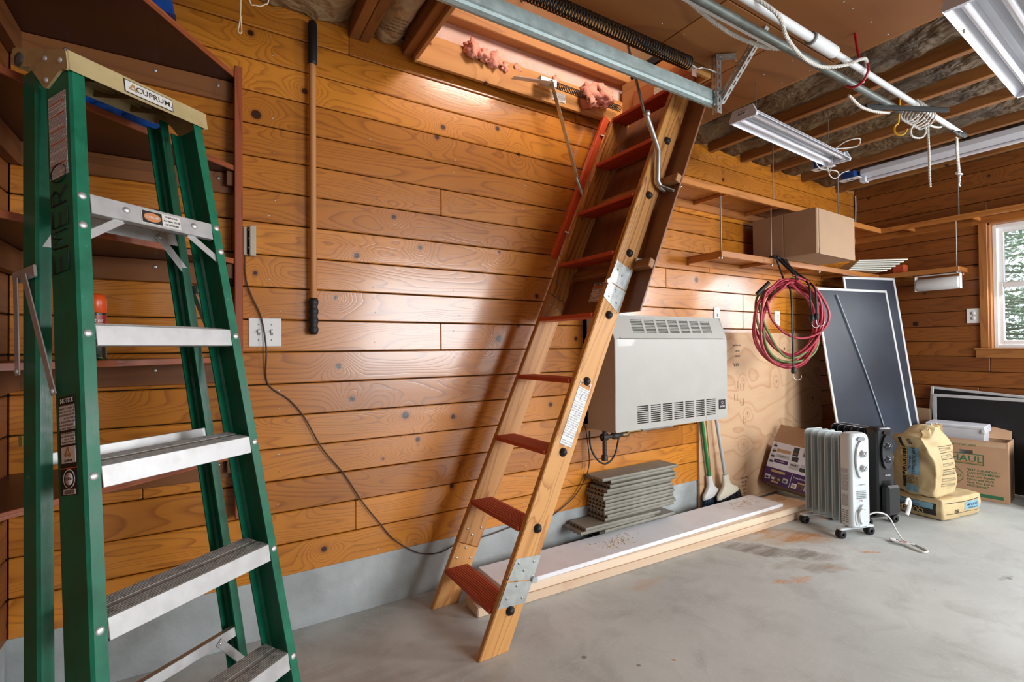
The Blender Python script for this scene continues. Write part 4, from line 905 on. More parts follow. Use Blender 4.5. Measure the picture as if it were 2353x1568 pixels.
def broom(base, top, hc, headc, bc, w_, label, nm='broom'):
    base = Vector(base); top = Vector(top); d = (top-base).normalized(); t = thing(nm, label, 'broom', base)
    G().cyl(base+d*.26, top, .0125, seg=14).build('handle', hc, t)
    L = ax(base, d, (1, .03, 0))
    g = G(); n_ = 12
    pf = [(.5, .13, .018), (.5, .135, .021), (.46, .16, .022), (.25, .19, .02), (.16, .21, .019), (.13, .24, .018), (.11, .285, .017)]
    V = []; 
    for sxx, z, yy in pf:
        for k in range(16):
            a = 2*PI*k/16; V.append((sxx*w_*math.copysign(abs(math.cos(a))**.7, math.cos(a)), yy*math.copysign(abs(math.sin(a))**.8, math.sin(a)), z))
    F = [(i*16+k, i*16+(k+1) % 16, (i+1)*16+(k+1) % 16, (i+1)*16+k) for i in range(len(pf)-1) for k in range(16)]
    g.add(V, F, sm=True); g.add(V[:16], [tuple(range(16))[::-1]]); g.add(V[-16:], [tuple(range(16))])
    g.build('head', headc, t, L)
    g = G()
    for i in range(int(w_*1300)):
        x = rnd.uniform(-.48, .48)*w_; y = rnd.uniform(-.018, .018); lean = x*.25+rnd.uniform(-.01, .01)
        zb = rnd.uniform(.0, .012)
        g.cyl((x, y, .135), (x+lean, y*1.6, zb+.004), .0016, .0012, seg=3, caps=False)
    g.build('bristles', bc, t, L, kind='stuff')
    return t
broom((3.17, -.054, .0), (3.03, -.030, .98), mat('green_handle', (.01, .20, .05), .35), mat('white_head', (.66, .66, .64), .4), mat('blue_bristle', (.06, .10, .17), .6), .20, 'green handled broom with white head and blue bristles, left of the two')
broom((3.30, -.104, .0), (3.15, -.050, 1.0), mat('grey_handle', (.42, .45, .47), .4), mat('cream_head', (.60, .55, .43), .45), mat('dark_bristle', (.02, .023, .03), .6), .27, 'grey handled broom with cream angled head and dark bristles')

# ---------------------------------------------------------------- stack of fluted boards
M_deck = mat('grey_composite', (.22, .205, .165), .6, var=.16, vs_=7, bump=.3, bs=50, dirt=(.33, .32, .28), dsc=6, damt=.5)
def deckboard(L, ln, wd, label, grp):
    th = .020; n_ = 5; P = [(0, th)]; P = []
    w0 = wd/n_
    for i in range(n_):
        c = (i+.5)*w0
        P.append((i*w0+.003, 0))
        for k in range(7): a = PI-PI*k/6; P.append((c+.0095*math.cos(a), .0+.0115*math.sin(a)))
        P.append(((i+1)*w0-.003, 0))
    P += [(wd+.002, .006), (wd+.003, .012), (wd, th), (0, th), (-.003, .012), (-.002, .006)]
    g = G(); g.prism(P, 0, 0, ln)
    return g.build('deck_board', M_deck, L=L, label=label, cat='board', group=grp)
N_ = 21
for i in range(N_):
    z = i*.0215+.002; j = rnd.uniform(-.02, .02); ln = .60; yo = rnd.uniform(-.008, .008)
    OR_ = ('first', 'second', 'third', 'fourth', 'fifth', 'sixth', 'seventh', 'eighth', 'ninth', 'tenth', 'eleventh', 'twelfth', 'thirteenth', 'fourteenth', 'fifteenth', 'sixteenth', 'seventeenth', 'eighteenth', 'nineteenth', 'twentieth', 'bottommost'); lab = '%s grey fluted board from the top of the stack by the wall' % OR_[N_-1-i]; grp = 'fluted grey boards stacked by the wall'; rot = rnd.uniform(-.015, .015)
    if i == N_-1: lab = 'topmost grey fluted board of the stack by the wall'; ln = .66; j = -.02
    elif i == N_-2: lab = 'grey fluted board just under the topmost one, pushed right'; j = .05; ln = .56
    elif i == N_-3: lab = 'third grey fluted board from the top of the stack'; j = .03; ln = .58
    elif i == N_-4: lab = 'fourth grey fluted board from the top, set askew on the stack'; j = -.0; yo = -.015
    elif i == 8: lab = 'grey fluted board jutting out left low in the stack'; j = -.16; rot = -.06
    elif i == 7: lab = 'lower of the two grey fluted boards jutting out left from the stack'; j = -.19; rot = -.03
    wd = .105 if i < 6 else .150
    L = Matrix.Translation((2.01+j, (-.113 if i < 6 else -.164)+yo*(0 if i < 6 else 1), z)) @ Matrix.Rotation(0 if i < 6 else rot*.5, 4, 'Z')
    deckboard(L, ln, wd, lab, grp)

# ---------------------------------------------------------------- lumber and white board
M_lum = wood('pale_lumber', (.80, .62, .45), (.64, .41, .24), 'xz', rings=4, rough=.6, coat=0, knots=1.0, su=6, sl=.7, bump=.1, fine=.25, contrast=.8)
M_lumy = wood('pale_lumber_flat', (.74, .53, .34), (.58, .34, .17), 'xy', rings=4, rough=.6, coat=0, knots=1.0, su=6, sl=.7, bump=.1, fine=.25, contrast=.8)
def lumber(o, ang, ln, wd, z, h, label, m=None):
    L = Matrix.Translation(o) @ Matrix.Rotation(ang, 4, 'Z')
    g = G().box((0, 0, z), (ln, wd, z+h), ch=.004); return g.build('lumber_plank', m or M_lum, L=L, label=label, cat='lumber')
lumber((1.055, -.350, 0), -.042, 2.68, .140, .001, .043, 'front plank of the bottom layer of pale lumber on the floor')
lumber((1.135, -.210, 0), -.042, 2.58, .120, .001, .043, 'rear plank of the bottom layer of pale lumber on the floor')
lumber((1.085, -.347, 0), -.042, 2.64, .140, .0455, .043, 'front plank of the upper layer of pale lumber, under the white board')
lumber((1.150, -.207, 0), -.042, 2.57, .120, .0455, .043, 'rear plank of the upper layer of pale lumber, under the white board')
G().box((0, 0, .090), (2.29, .250, .112), ch=.002).build('white_board', mat('white_melamine', (.84, .84, .87), .45, var=.03, vs_=5, dirt=(.68, .62, .52), dsc=9, damt=.3), L=Matrix.Translation((1.182, -.357, 0)) @ Matrix.Rotation(-.018, 4, 'Z'), label='long white board lying on the lumber at the foot of the attic ladder', cat='board')
sv = G()
for i in range(150):
    cx, cy = ((3.25, -.24), (2.0, -.25))[i % 2]
    x = cx+rnd.gauss(0, .07); y = cy+rnd.gauss(0, .035); z = .1125
    a = rnd.uniform(0, 6.3); l = rnd.uniform(.004, .012); sv.box((-l, -.001, 0), (l, .001, .001), M=Matrix.Translation((x, y, z)) @ Matrix.Rotation(a, 4, 'Z'))
sv.build('wood_shavings', mat('shavings', (.62, .44, .25), .8), kind='stuff', label='pale wood shavings scattered on the long white board', cat='shavings')

# ---------------------------------------------------------------- hanging L shaped shelves
def lshelf(nm, z0, z1, yb, xr, ye, x0, label, lip):
    t = thing(nm, label, 'shelf', (x0, 0, z0))
    G().box((x0+.004, yb+.022, z1-.016), (XR-.001, -.001, z1), ch=.001).build('shelf_board', M_shx, t)
    G().box((xr+.022, ye+.004, z1-.016), (XR-.001, yb+.021, z1), ch=.001).build('shelf_board', M_shy, t)
    G().box((x0, yb, z0), (xr, yb+.022, z1), ch=.002).build('front_rail', M_shx, t)
    G().box((xr, ye, z0), (xr+.022, yb+.022, z1), ch=.002).build('front_rail', M_shy, t)
    G().box((x0, -.022+0, z0-lip), (XR-.001, -.001, z1-.017), ch=.002).build('wall_cleat', M_shx, t)
    G().box((XR-.022, ye+.02, z0-lip), (XR-.001, -.023, z1-.017), ch=.002).build('wall_cleat', M_shy, t)
    G().box((x0, yb+.023, z0-lip*.5), (x0+.02, -.023, z1), ch=.002).build('end_rail', M_shy, t)
    x = x0+.62
    while x < XR-.4:
        G().box((x-.011, yb+.023, z0), (x+.011, -.023, z1-.017), ch=.002).build('cross_bearer', M_shy, t); x += .62
    y = yb-.18
    while y > ye: G().box((xr+.023, y-.011, z0), (XR-.023, y+.011, z1-.017), ch=.002).build('cross_bearer', M_shx, t); y -= .45
    G().box((xr+.001, ye-.0005, z0), (XR-.001, ye+.018, z1), ch=.002).build('end_rail', M_shx, t)
    return t
lo = lshelf('lower_hanging_shelf', 1.838, 1.880, -.285, 5.34, -.855, 2.975, 'lower varnished corner shelf hung from thin steel rods', .02)
up = lshelf('upper_hanging_shelf', 2.262, 2.306, -.31, 5.33, -2.2, 2.42, 'upper varnished corner shelf hung under the ceiling joists', .03)
M_rod = mat('threaded_steel_rod', (.34, .32, .30), .4, metal=.8)
rods = [((3.005, -.262), 1.825, 2.262, 'threaded rod holding the left front corner of the lower shelf'), ((3.61, -.262), 1.825, 2.262, 'threaded rod on the lower shelf edge where the red cable coil hangs'),
        ((4.30, -.262), 1.825, 2.262, 'threaded rod on the lower shelf edge behind the big cardboard box'), ((5.365, -.835), 1.822, 2.262, 'threaded rod holding the window end of the lower shelf')]
for (x, y), a, b_, lab in rods:
    t = thing('threaded_rod', lab, 'rod', (x, y, a), group='threaded rods between the two hanging shelves')
    G().cyl((x, y, a), (x, y, b_-.0005), .0048, seg=8).build('rod', M_rod, t)
    G().cyl((x, y, a+.003), (x, y, 1.8375), .009, seg=6, sm=False).build('nut', M_screw, t)
rods2 = [((3.60, -.29), 'threaded rod from a joist down to the upper shelf, left of the box'), ((4.58, -.29), 'threaded rod from a joist to the upper shelf above the box'), ((5.35, -.86), 'threaded rod from the ceiling to the upper shelf near the window')]
for (x, y), lab in rods2:
    t = thing('threaded_rod', lab, 'rod', (x, y, 2.307), group='threaded rods from the joists to the upper shelf')
    G().cyl((x, y, 2.3065), (x, y, 2.80 if x < 5 else 2.86), .0048, seg=8).build('rod', M_rod, t)
    G().cyl((x, y, 2.3068), (x, y, 2.313), .010, seg=6, sm=False).build('nut', M_screw, t)
G().tube(smooth_path([(5.53, -.02, 2.72), (5.535, -.018, 2.60), (5.53, -.016, 2.45), (5.535, -.018, 2.31)]), .006, 6).build('white_cable', mat('white_cable', (.62, .61, .58), .5), label='white cable running down the wall corner above the shelf', cat='cable')

# cardboard box on the shelf
def cardmat(nm, c, ax2='xz'):
    return mat(nm, c, .75, var=.07, vs_=6, bump=.15, bs=140)
M_card = cardmat('cardboard', (.36, .225, .13))
bx = thing('cardboard_box', 'large plain brown cardboard box overhanging the lower hanging shelf', 'box', (3.7, -.5, 1.881))
LB = Matrix.Translation((3.675, -.555, 1.882)) @ Matrix.Rotation(.03, 4, 'Z')
bw, bd, bh = .60, .47, .328
g = G(); g.box((0, 0, 0), (bw, bd, bh), ch=.006); g.build('carton', M_card, bx, LB)
G().box((-.0035, -.0035, .0), (bw*.5, .10, .0)) if False else None
G().box((-.003, .004, .004), (-.0005, .225, bh-.004)).build('side_flap', cardmat('cardboard_dark', (.33, .20, .115)), bx, LB)
G().box((-.0045, .235, .004), (-.0005, bd-.004, bh-.004)).build('side_flap', cardmat('cardboard_dark', (.33, .20, .115)), bx, LB)
G().box((.03, -.0025, .006), (bw-.004, -.0003, bh-.006)).build('front_panel', M_card, bx, LB)
G().box((.028, -.004, -.002), (bw-.004, -.0026, .040), ch=.001).build('bottom_flap', M_card, bx, LB)
# stack of white louvre slats and a red packet on the shelf corner
M_slat = mat('off_white_slat', (.62, .60, .52), .5, var=.08)
for i in range(6):
    a = -.35-.09*i; L = Matrix.Translation((5.10-.02*i, -.42+.012*i, 1.882+.0145*i+.0005)) @ Matrix.Rotation(PI/2-(.52 if i % 2 else .30)+.03*i, 4, 'Z')
    L = Matrix.Translation((4.78+.012*i, -.27-.010*i, 1.882+.0150*i)) @ Matrix.Rotation(-.36-.06*i, 4, 'Z')
    nm_ = ('bottom', 'second', 'third', 'fourth', 'fifth', 'top')[i]
    t = thing('slatted_vent_panel', '%s off white slatted panel%s in the fanned pile on the lower shelf' % (nm_, '' if i in (0, 5) else ' from the bottom'), 'panel', None, M=L, group='off white slatted panels fanned on the lower shelf')
    G().box((0, -.01, 0), (.40, .008, .012), ch=.002).build('edge_bar', M_slat, t, L)
    G().box((0, .19, 0), (.40, .205, .012), ch=.002).build('edge_bar', M_slat, t, L)
    G().box((0, .009, .002), (.02, .189, .011), ch=.002).build('end_bar', M_slat, t, L)
    G().box((.38, .009, .002), (.40, .189, .011), ch=.002).build('end_bar', M_slat, t, L)
    G().box((.021, .009, .003), (.379, .189, .008)).build('infill_board', mat('brown_hardboard', (.28, .17, .09), .7), t, L)
G().box((5.42, -.45, 1.8815), (5.50, -.36, 1.96), ch=.004).build('red_box', mat('red_orange_carton', (.46, .07, .02), .5), label='small red orange box on the lower shelf behind the slatted panels', cat='box')
# paper towel holder under the end of the shelf
pt = thing('paper_towel_holder', 'white paper towel roll in a white bracket under the lower shelf', 'paper towel', (5.44, -.66, 1.80))
G().box((5.425, -.835, 1.828), (5.455, -.53, 1.8375), ch=.002).build('bracket_bar', M_white, pt)
for y in (-.843, -.535): G().box((5.42, y, 1.70), (5.46, y+.012, 1.834), ch=.004).build('bracket_arm', M_white, pt)
G().lathe([(.018, 0), (.052, 0), (.054, .004), (.054, .284), (.052, .288), (.018, .288)], (5.44, -.831, 1.755), (0, 1, 0), 28).build('paper_roll', mat('paper_towel', (.66, .65, .64), .9, bump=.3, bs=120), pt)

# ---------------------------------------------------------------- red cable coil and bungee cords
M_redc = mat('red_cable', (.42, .030, .055), .42); M_grc = mat('green_faded_cable', (.16, .24, .07), .5)
cc = Vector((3.56, -.40, 1.40)); cu_ = Vector((.80, -.60, 0)); cv = Vector((0, 0, 1)); cn = Vector((-.60, -.80, 0))
coilp = []
lo_ = [(0, -.01, .235, .32, 0), (.02, -.03, .215, .31, .2), (-.02, .02, .20, .27, .15), (.03, -.05, .22, .30, -.15), (.0, .03, .17, .26, .3), (.05, .02, .19, .28, -.3), (-.03, -.04, .24, .30, .1), (.02, .0, .18, .29, -.1), (.03, .05, .21, .24, .4), (0, .0, .20, .31, .0)]
for i, (ox, oz, ru, rv, tl) in enumerate(lo_):
    for k in range(22):
        a = 2*PI*k/22+PI/2; f = k/22; nx_ = lo_[(i+1) % len(lo_)]
        O, Z_, RU, RV = [lo_[i][q]*(1-f)+nx_[q]*f for q in range(4)]
        u = O+RU*math.cos(a)+.012*math.sin(3*a+i*2); v = Z_+RV*math.sin(a)+.010*math.sin(2*a+i)
        if math.sin(a) > .75: u *= .75; v = min(v, .33+.006*i)
        coilp.append(cc+cu_*(u+tl*.05*math.sin(a*2))+cv*v+cn*(.018*math.sin(i*1.9+k*.5)+(i-5)*.006))
ct = thing('red_extension_cable', 'coil of red cable with faded green streaks hanging from the lower shelf', 'cable', cc)
n_ = len(coilp); cut = [(0, 40, M_redc), (39, 58, M_grc), (57, 110, M_redc), (109, 126, M_grc), (125, 180, M_redc), (179, 196, M_grc), (195, n_, M_redc)]
for a, b_, m in cut: G().tube(smooth_path(coilp[a:b_], 3), .0085, 8).build('cable_loop', m, ct)
lp = [cc+cu_*u+cv*v+cn*.03 for u, v in ((.03, .33), (.16, .26), (.25, .12), (.27, .02), (.22, -.07), (.10, -.12), (-.02, -.09), (-.12, .02), (-.15, .15))]
G().tube(smooth_path(lp, 4), .0085, 8).build('cable_loop', M_redc, ct)
G().cyl(cc+cu_*(-.215)+cv*.20+cn*.02, cc+cu_*(-.13)+cv*.285+cn*.02, .016, .013, seg=12).build('cable_plug', M_black, ct)
def bungee(nm, pts, label, r=.009, hooks=()):
    t = thing(nm, label, 'strap', pts[0]); G().tube(smooth_path(pts, 5), r, 8, flat=.7).build('cord', M_black, t)
    for p, s_ in hooks:
        p = Vector(p); G().lathe([(r*1.5, 0), (r*1.9, .012), (r*1.6, .04), (r, .045)], p-Vector((0, 0, .03)), (0, 0, 1), 10).build('crimp', M_black, t)
        h = [p+Vector((0, 0, -.03)), p+Vector((0, 0, -.05))]+[p+cu_*(.026-.026*math.cos(a))+Vector((0, 0, -.05-.026*math.sin(a)+(.0 if a < 2 else .0))) for a in (.4, 1.0, 1.6, 2.2, 2.8, 3.4)]
        G().tube(smooth_path(h, 3), .0022, 6).build('wire_hook', M_screw, t)
    return t
e = Vector((3.60, -.303, 1.885)); q = lambda u, v, nn=0.0: cc+cu_*u+cv*v+cn*nn
bungee('bungee_cord', [(3.585, -.245, 1.884), (3.59, -.290, 1.892), (3.60, -.305, 1.87), (3.585, -.37, 1.70), q(.0, .2, .06), q(.005, -.1, .062), q(.01, -.34, .06)], 'long black rubber strap hanging straight down in front of the red coil', hooks=[(q(.01, -.34, .06), 1)])
bungee('bungee_cord', [q(.145, .02, .05), q(.135, .15, .05), q(.12, .27, .05), (3.72, -.35, 1.80), (3.70, -.305, 1.875), (3.68, -.27, 1.897), (3.66, -.25, 1.886)], 'black rubber strap with doubled hooks hanging on the right side of the coil', hooks=[(q(.145, .03, .05), 1)])
bungee('bungee_cord', [q(.175, .03, .05), q(.17, .15, .06), q(.15, .25, .06), (3.755, -.34, 1.80), (3.735, -.305, 1.875), (3.73, -.27, 1.897), (3.72, -.25, 1.886)], 'second black rubber strap from the right hanging beside the coil', hooks=[(q(.175, .04, .05), 1)])
bungee('bungee_cord', [(3.64, -.25, 1.886), (3.64, -.292, 1.894), (3.645, -.31, 1.86), q(.045, .33, .03), q(.065, .30, .0), q(.085, .33, -.03), (3.68, -.315, 1.86), (3.67, -.28, 1.897)], 'short black rubber strap looped over the shelf and under the coil top', r=.012)

# ---------------------------------------------------------------- window screens leaning on the walls
M_alf = mat('screen_frame_aluminium', (.66, .67, .68), .38, metal=.35)
def meshmat(nm, c, rough=.45, blue=0):
    m, t, b = nt(nm); N = NB(t); tc = N.n('ShaderNodeTexCoord').outputs['Object']
    n1 = N.noise(tc, 1.7, 3, .5, .4).outputs[0]; n2 = N.noise(N.n('ShaderNodeMapping', {0: tc, 3: (1, 1, 14)}).outputs[0], 6, 2).outputs[0]
    t.links.new(N.mixc(N.mr(n1, .4, .62), c, tuple(x*1.8 for x in c)), b.inputs['Base Color']); b.inputs['Roughness'].default_value = rough
    b.inputs['Alpha'].default_value = .90; b.inputs['Sheen Weight'].default_value = .0
    return m
M_mesh = meshmat('fly_mesh', (.014, .019, .030)); M_mesh2 = mat('black_mesh', (.006, .006, .007), .6)
def screen(BL, BR, up, h, label, mm=M_mesh, bar_=None, wd=.022, tag_=True):
    BL = Vector(BL); BR = Vector(BR); L = fr(BL, BR-BL, up); W = (BR-BL).length
    t = thing('window_screen', label, 'screen', None, M=L)
    G().box((0, 0, 0), (wd, h, .010), ch=.002).build('frame_bar', M_alf, t, L)
    G().box((W-wd, 0, 0), (W, h, .010), ch=.002).build('frame_bar', M_alf, t, L)
    G().box((wd, h-wd, 0), (W-wd, h, .010), ch=.002).build('frame_bar', M_alf, t, L)
    G().box((wd, 0, 0), (W-wd, wd, .010), ch=.002).build('frame_bar', M_alf, t, L)
    G().box((wd*.8, wd*.8, .004), (W-wd*.8, h-wd*.8, .0052)).build('mesh_panel', mm, t, L)
    if tag_: G().box((W*.42, .32, .0055), (W*.55, .38, .0062)).build('sticker', mat('faded_sticker', (.18, .10, .12), .6), t, L)
    return t, L, W
scr_f, LF_, WF_ = screen((4.288, -.454, .006), (5.159, -.641, .006), (.06, .26, 1.709), 1.729, 'large dark fly screen with aluminium frame leaning in front, tallest edge beside the coil')
g = G(); g.tube([LF_ @ Vector((.24+.20*t_+.17*math.sin(t_*1.7), 1.67-1.64*t_, .014)) for t_ in [i/24 for i in range(25)]], .0055, 6).build('bent_spline', mat('blue_grey_spline', (.26, .32, .38), .4), scr_f)
screen((4.718, -.468, .012), (5.296, -.640, .014), (.05, .27, 1.90), 1.84, 'taller fly screen leaning behind the front one, reaching the lower shelf', tag_=False)
screen((5.462, -.62, .005), (5.462, -1.95, .005), (.04, 0, 1), .785, 'black screen on its long edge leaning on the end wall behind the moving box', M_mesh2, wd=.026, tag_=False)
t_, L_, W_ = screen((5.512, -.54, .055), (5.515, -1.30, .001), (.020, .07, 1), .80, 'tilted screen frame behind the black one, its corner sticking up to the left', M_mesh2, tag_=False)

# ---------------------------------------------------------------- open printed carton leaning on the plywood
cb = thing('appliance_carton', 'open purple and white printed carton tilted against the plywood beside the radiators', 'box', (3.75, -.2, .13))
LC = fr((3.775, -.060, .152), (.03, -.375, -.035), (.16, .02, .34))
cw, chh, cd = .40, .335, .22
M_wh = mat('carton_white_print', (.62, .61, .66), .5, var=.04); M_pur = mat('carton_purple_print', (.050, .012, .095), .45, var=.12); M_cin = cardmat('cardboard_inner', (.34, .20, .11))
g = G(); g.box((0, 0, -cd), (cw, .008, 0)).box((0, 0, -cd), (.006, chh, 0)).box((cw-.006, 0, -cd), (cw, chh, 0)).box((0, 0, -.006), (cw, chh, 0)).box((0, 0, -cd), (cw, chh, -cd+.006)); g.build('carton_body', M_cin, cb, LC)
G().box((0, 0, .0003), (cw, .125, .0012)).build('printed_band', M_pur, cb, LC)
fp = G().box((0, .125, .0003), (cw, chh, .0012)).build('printed_panel', M_wh, cb, LC)
G().box((-.002, chh, -.004), (cw-.003, chh+.165, 0), M=None).build('lid_flap', M_cin, cb, LC @ Matrix.Translation((0, 0, 0)) @ Matrix.Translation((0, chh, 0)) @ Matrix.Rotation(-.25, 4, 'X') @ Matrix.Translation((0, -chh, 0)))
pm = [mat('print_black', (.03, .03, .035), .4), mat('print_tan', (.40, .24, .12), .5), mat('print_gold', (.45, .32, .12), .5), mat('print_grey', (.40, .40, .43), .5), mat('print_brown', (.14, .07, .04), .5), M_wh, M_pur]
def pr_(x0, y0, x1, y1, mi, par=fp, z=.0013, nm='printed_image'): return G().box((x0, y0, z), (x1, y1, z+.0007)).build(nm, pm[mi], par, LC)
for i in range(4):
    yy = .165+i*.043
    pr_(.012, yy, .038, yy+.016, 0); pr_(.014, yy+.016, .034, yy+.030, 3); pr_(.045, yy+.006, .150, yy+.034, (6, 3, 1, 5)[i])
pr_(.165, .255, .205, .325, 0); pr_(.172, .268, .198, .285, 4, z=.002); pr_(.168, .212, .215, .250, 0); pr_(.235, .262, .280, .326, 3); pr_(.242, .268, .272, .290, 4, z=.002)
pr_(.165, .150, .235, .200, 3); pr_(.240, .148, .385, .178, 0); pr_(.245, .180, .380, .205, 3); pr_(.300, .215, .385, .325, 3); pr_(.31, .24, .35, .28, 0, z=.002)
for i in range(5): pr_(.172+i*.011, .178, .178+i*.011, .19, 0, z=.002)
bd_ = [o for o in cb.children if o.name.startswith('printed_band')][0]
for i in range(4): pr_(.012+i*.045, .030, .050+i*.045, .066, (5, 4, 0, 3)[i], bd_, .0013); pr_(.018+i*.045, .036, .040+i*.045, .052, (0, 5, 1, 0)[i], bd_, .002)
for i in range(4): pr_(.215+i*.045, .012, .252+i*.045, .048, (5, 4, 3, 1)[i], bd_, .0013); pr_(.222+i*.045, .02, .242+i*.045, .038, (1, 0, 4, 5)[i], bd_, .002)
pr_(.045, .092, .150, .110, 2, bd_); pr_(.065, .012, .12, .026, 2, bd_); pr_(.255, .055, .35, .066, 2, bd_); pr_(.2, .005, .203, .118, 5, bd_)
text('DUAL FROTH SYSTEM', .0155, LC @ Matrix.Translation((.290, .092, .0016)), mat('label_white', (.7, .68, .64)), bd_, sx=1.0)
text('COLD BREW', .011, LC @ Matrix.Translation((.095, .228, .0022)), pm[0], fp)
for p in ((.095, .185),): text('RICH COFFEE', .0095, LC @ Matrix.Translation((p[0], p[1], .0022)), mat('label_white', (.7, .68, .64)), fp)

# ---------------------------------------------------------------- oil filled radiators
def radiator(L, body, panel, label, nf, tagm, face, wheel, cordbox=False):
    t = thing('oil_radiator', label, 'radiator', None, M=L)
    H0, H1, Wd = .075, .655, .155
    def rr(w_, h0, h1, r, n_=5):
        P = []
        for cx, cz, a0 in ((w_/2-r, h1-r, 0), (-w_/2+r, h1-r, PI/2), (-w_/2+r, h0+r, PI), (w_/2-r, h0+r, 1.5*PI)):
            for k in range(n_+1): a = a0+PI/2*k/n_; P.append((cx+r*math.cos(a), cz+r*math.sin(a)))
        return P
    sp_ = .052; y0 = .085
    for i in range(nf):
        y = y0+i*sp_; g = G()
        P = rr(Wd, H0, H1-.01, .022)
        g.prism([(p[1], p[0]) for p in P], 1, y-.0015, y+.0015)
        g.tube([(p[0]*.97, y, p[1]) for p in P], .0042, 6, closed=True)
        g.lathe([(.010, -.5), (.020, -.48), (.020, -.02), (.010, 0)], (0, y, H1-.045), (0, 0, 1), 10)
        for s_ in (-1, 1): g.tube([(s_*Wd*.36, y, H0+.03), (s_*Wd*.36, y, H1-.05)], .0075, 6)
        g.build('fin', body, t, L)
    for z in (H0+.05, H1-.055): G().cyl((0, .03, z), (0, y0+(nf-1)*sp_+.012, z), .021, seg=14).build('header_tube', body, t, L)
    # control housing
    P = rr(Wd*.98, H0-.012, H1+.012, .035, 6); g = G()
    rings = [(1.0, .072), (1.0, .022), (.96, .008), (.86, .0)]
    V = []; cx_, cz_ = 0, (H0+H1)/2
    for s_, y in rings: V += [(p[0]*s_, y+.012*(1-(abs(p[1]-cz_)/.3)**2)*(-1 if s_ < 1 else 0), cz_+(p[1]-cz_)*(1-(1-s_)*.28)) for p in P]
    n_ = len(P); F = [(i*n_+k, (i+1)*n_+k, (i+1)*n_+(k+1) % n_, i*n_+(k+1) % n_) for i in range(3) for k in range(n_)]
    g.add(V, F, sm=True); g.add(V[:n_], [tuple(range(n_))]); g.add(V[-n_:], [tuple(range(n_))[::-1]]); g.build('control_housing', panel, t, L)
    el = [(.048*math.cos(a), .505+.115*math.sin(a)*(1.0 if math.sin(a) > 0 else 1.05)) for a in [2*PI*k/28 for k in range(28)]]
    g = G(); g.prism([(p[1], p[0]) for p in el], 1, -.016, -.004); g.build('control_panel', face, t, L)
    g = G(); g.prism([(.632+.014*math.sin(a), .030*math.cos(a)) for a in [2*PI*k/16 for k in range(16)]], 1, -.012, -.002).build('handle_recess', M_dark if cordbox else mat('grey_recess', (.25, .27, .28), .5), t, L)
    for z in (.540, .450):
        G().lathe([(.024, 0), (.024, .006), (.018, .010), (.017, .020), (.0, .022)], (0, -.014, z), (0, -1, 0), 20).build('dial', tagm, t, L)
        G().box((-.0035, -.040, z-.016), (.0035, -.030, z+.016), ch=.001, M=Matrix.Translation((0, 0, z)) @ Matrix.Rotation(.6, 4, 'Y') @ Matrix.Translation((0, 0, -z))).build('dial_grip', tagm, t, L)
    for k in range(5): G().box((-.034, -.009-.0015, .300-k*.011), (.034, -.003, .303-k*.011)).build('vent_slot', M_dark if cordbox else mat('grey_recess', (.25, .27, .28), .5), t, L)
    text('HYUNDAI' if False else ('Kenmore' if not cordbox else 'PELONIS'), .012, L @ fr((0, -.013, .345), (1, 0, 0), (0, 0, 1)), mat('radiator_badge_%d' % cordbox, (.16, .17, .18) if not cordbox else (.6, .6, .6), .4), t)
    G().dome((-.005, -.011, .243), (0, -1, 0), .0055, .003).build('indicator_lamp', mat('lamp_red', (.35, .02, .04), .3), t, L)
    if not cordbox:
        G().box((-.0785, .020, .30), (-.0775, .066, .44)).build('rating_label', printed('rating_print', (.60, .62, .62), (.2, .22, .24), 90, 150, 'yz', .8), t, L)
        G().box((-.0785, .022, .20), (-.0775, .064, .28)).build('rating_label', printed('rating_print', (.60, .62, .62), (.2, .22, .24)), t, L)
        for k in range(6):
            for j in (0, 1): G().box((-.079, .022+.024*j, .100+.014*k), (-.0765, .038+.024*j, .105+.014*k)).build('side_slot', mat('grey_recess', (.25, .27, .28), .5), t, L)
        g = G(); g.prism([(.150+.045*math.sin(a)*(1.25 if math.sin(a) < 0 else 1.5), .005+.034*math.cos(a)) for a in [2*PI*k/20 for k in range(20)]], 1, -.018, -.0).build('cord_winder', face, t, L)
        G().tube(smooth_path([(-.03, -.014, .09), (-.045, -.02, .13), (-.036, -.022, .175), (-.01, -.022, .195), (.012, -.022, .19)]), .004, 6).build('wound_cord', mat('white_cable', (.62, .61, .58), .5), t, L)
    else:
        G().box((-.055, -.055, .09), (.06, .0, .285), ch=.014).build('cord_box', panel, t, L)
    # feet with castors
    for y in (.045, y0+(nf-1)*sp_-.02):
        G().box((-.135, y-.022, .052), (.135, y+.022, .066), ch=.005).build('foot_bar', face if not cordbox else M_blackm, t, L)
        for s_ in (-1, 1):
            G().cyl((s_*.115, y, .030), (s_*.115, y, .055), .006).build('castor_stem', M_blackm, t, L)
            g = G()
            for d_ in (-.012, .012): g.lathe([(.010, -.009), (.025, -.008), (.0265, 0), (.025, .008), (.010, .009)], (s_*.115, y+d_, .0268), (0, 1, 0), 18)
            g.box((s_*.115-.02, y-.005, .026), (s_*.115+.02, y+.005, .050), ch=.004); g.build('castor_wheel', M_black, t, L)
    return t
def rL(x, y, ang=-.30): return Matrix.Translation((x, y, .0)) @ Matrix.Rotation(ang, 4, 'Z')
M_rw = mat('grey_white_enamel', (.47, .53, .54), .32, coat=.3, var=.03); M_rwp = mat('pale_grey_plastic', (.60, .65, .66), .3, coat=.2, var=.02)
radiator(rL(3.535, -.860), M_rw, M_rwp, 'pale grey oil filled radiator on black castors, in front', 6, mat('chrome_grey_dial', (.55, .58, .60), .25, metal=.4), M_rwp, M_black)
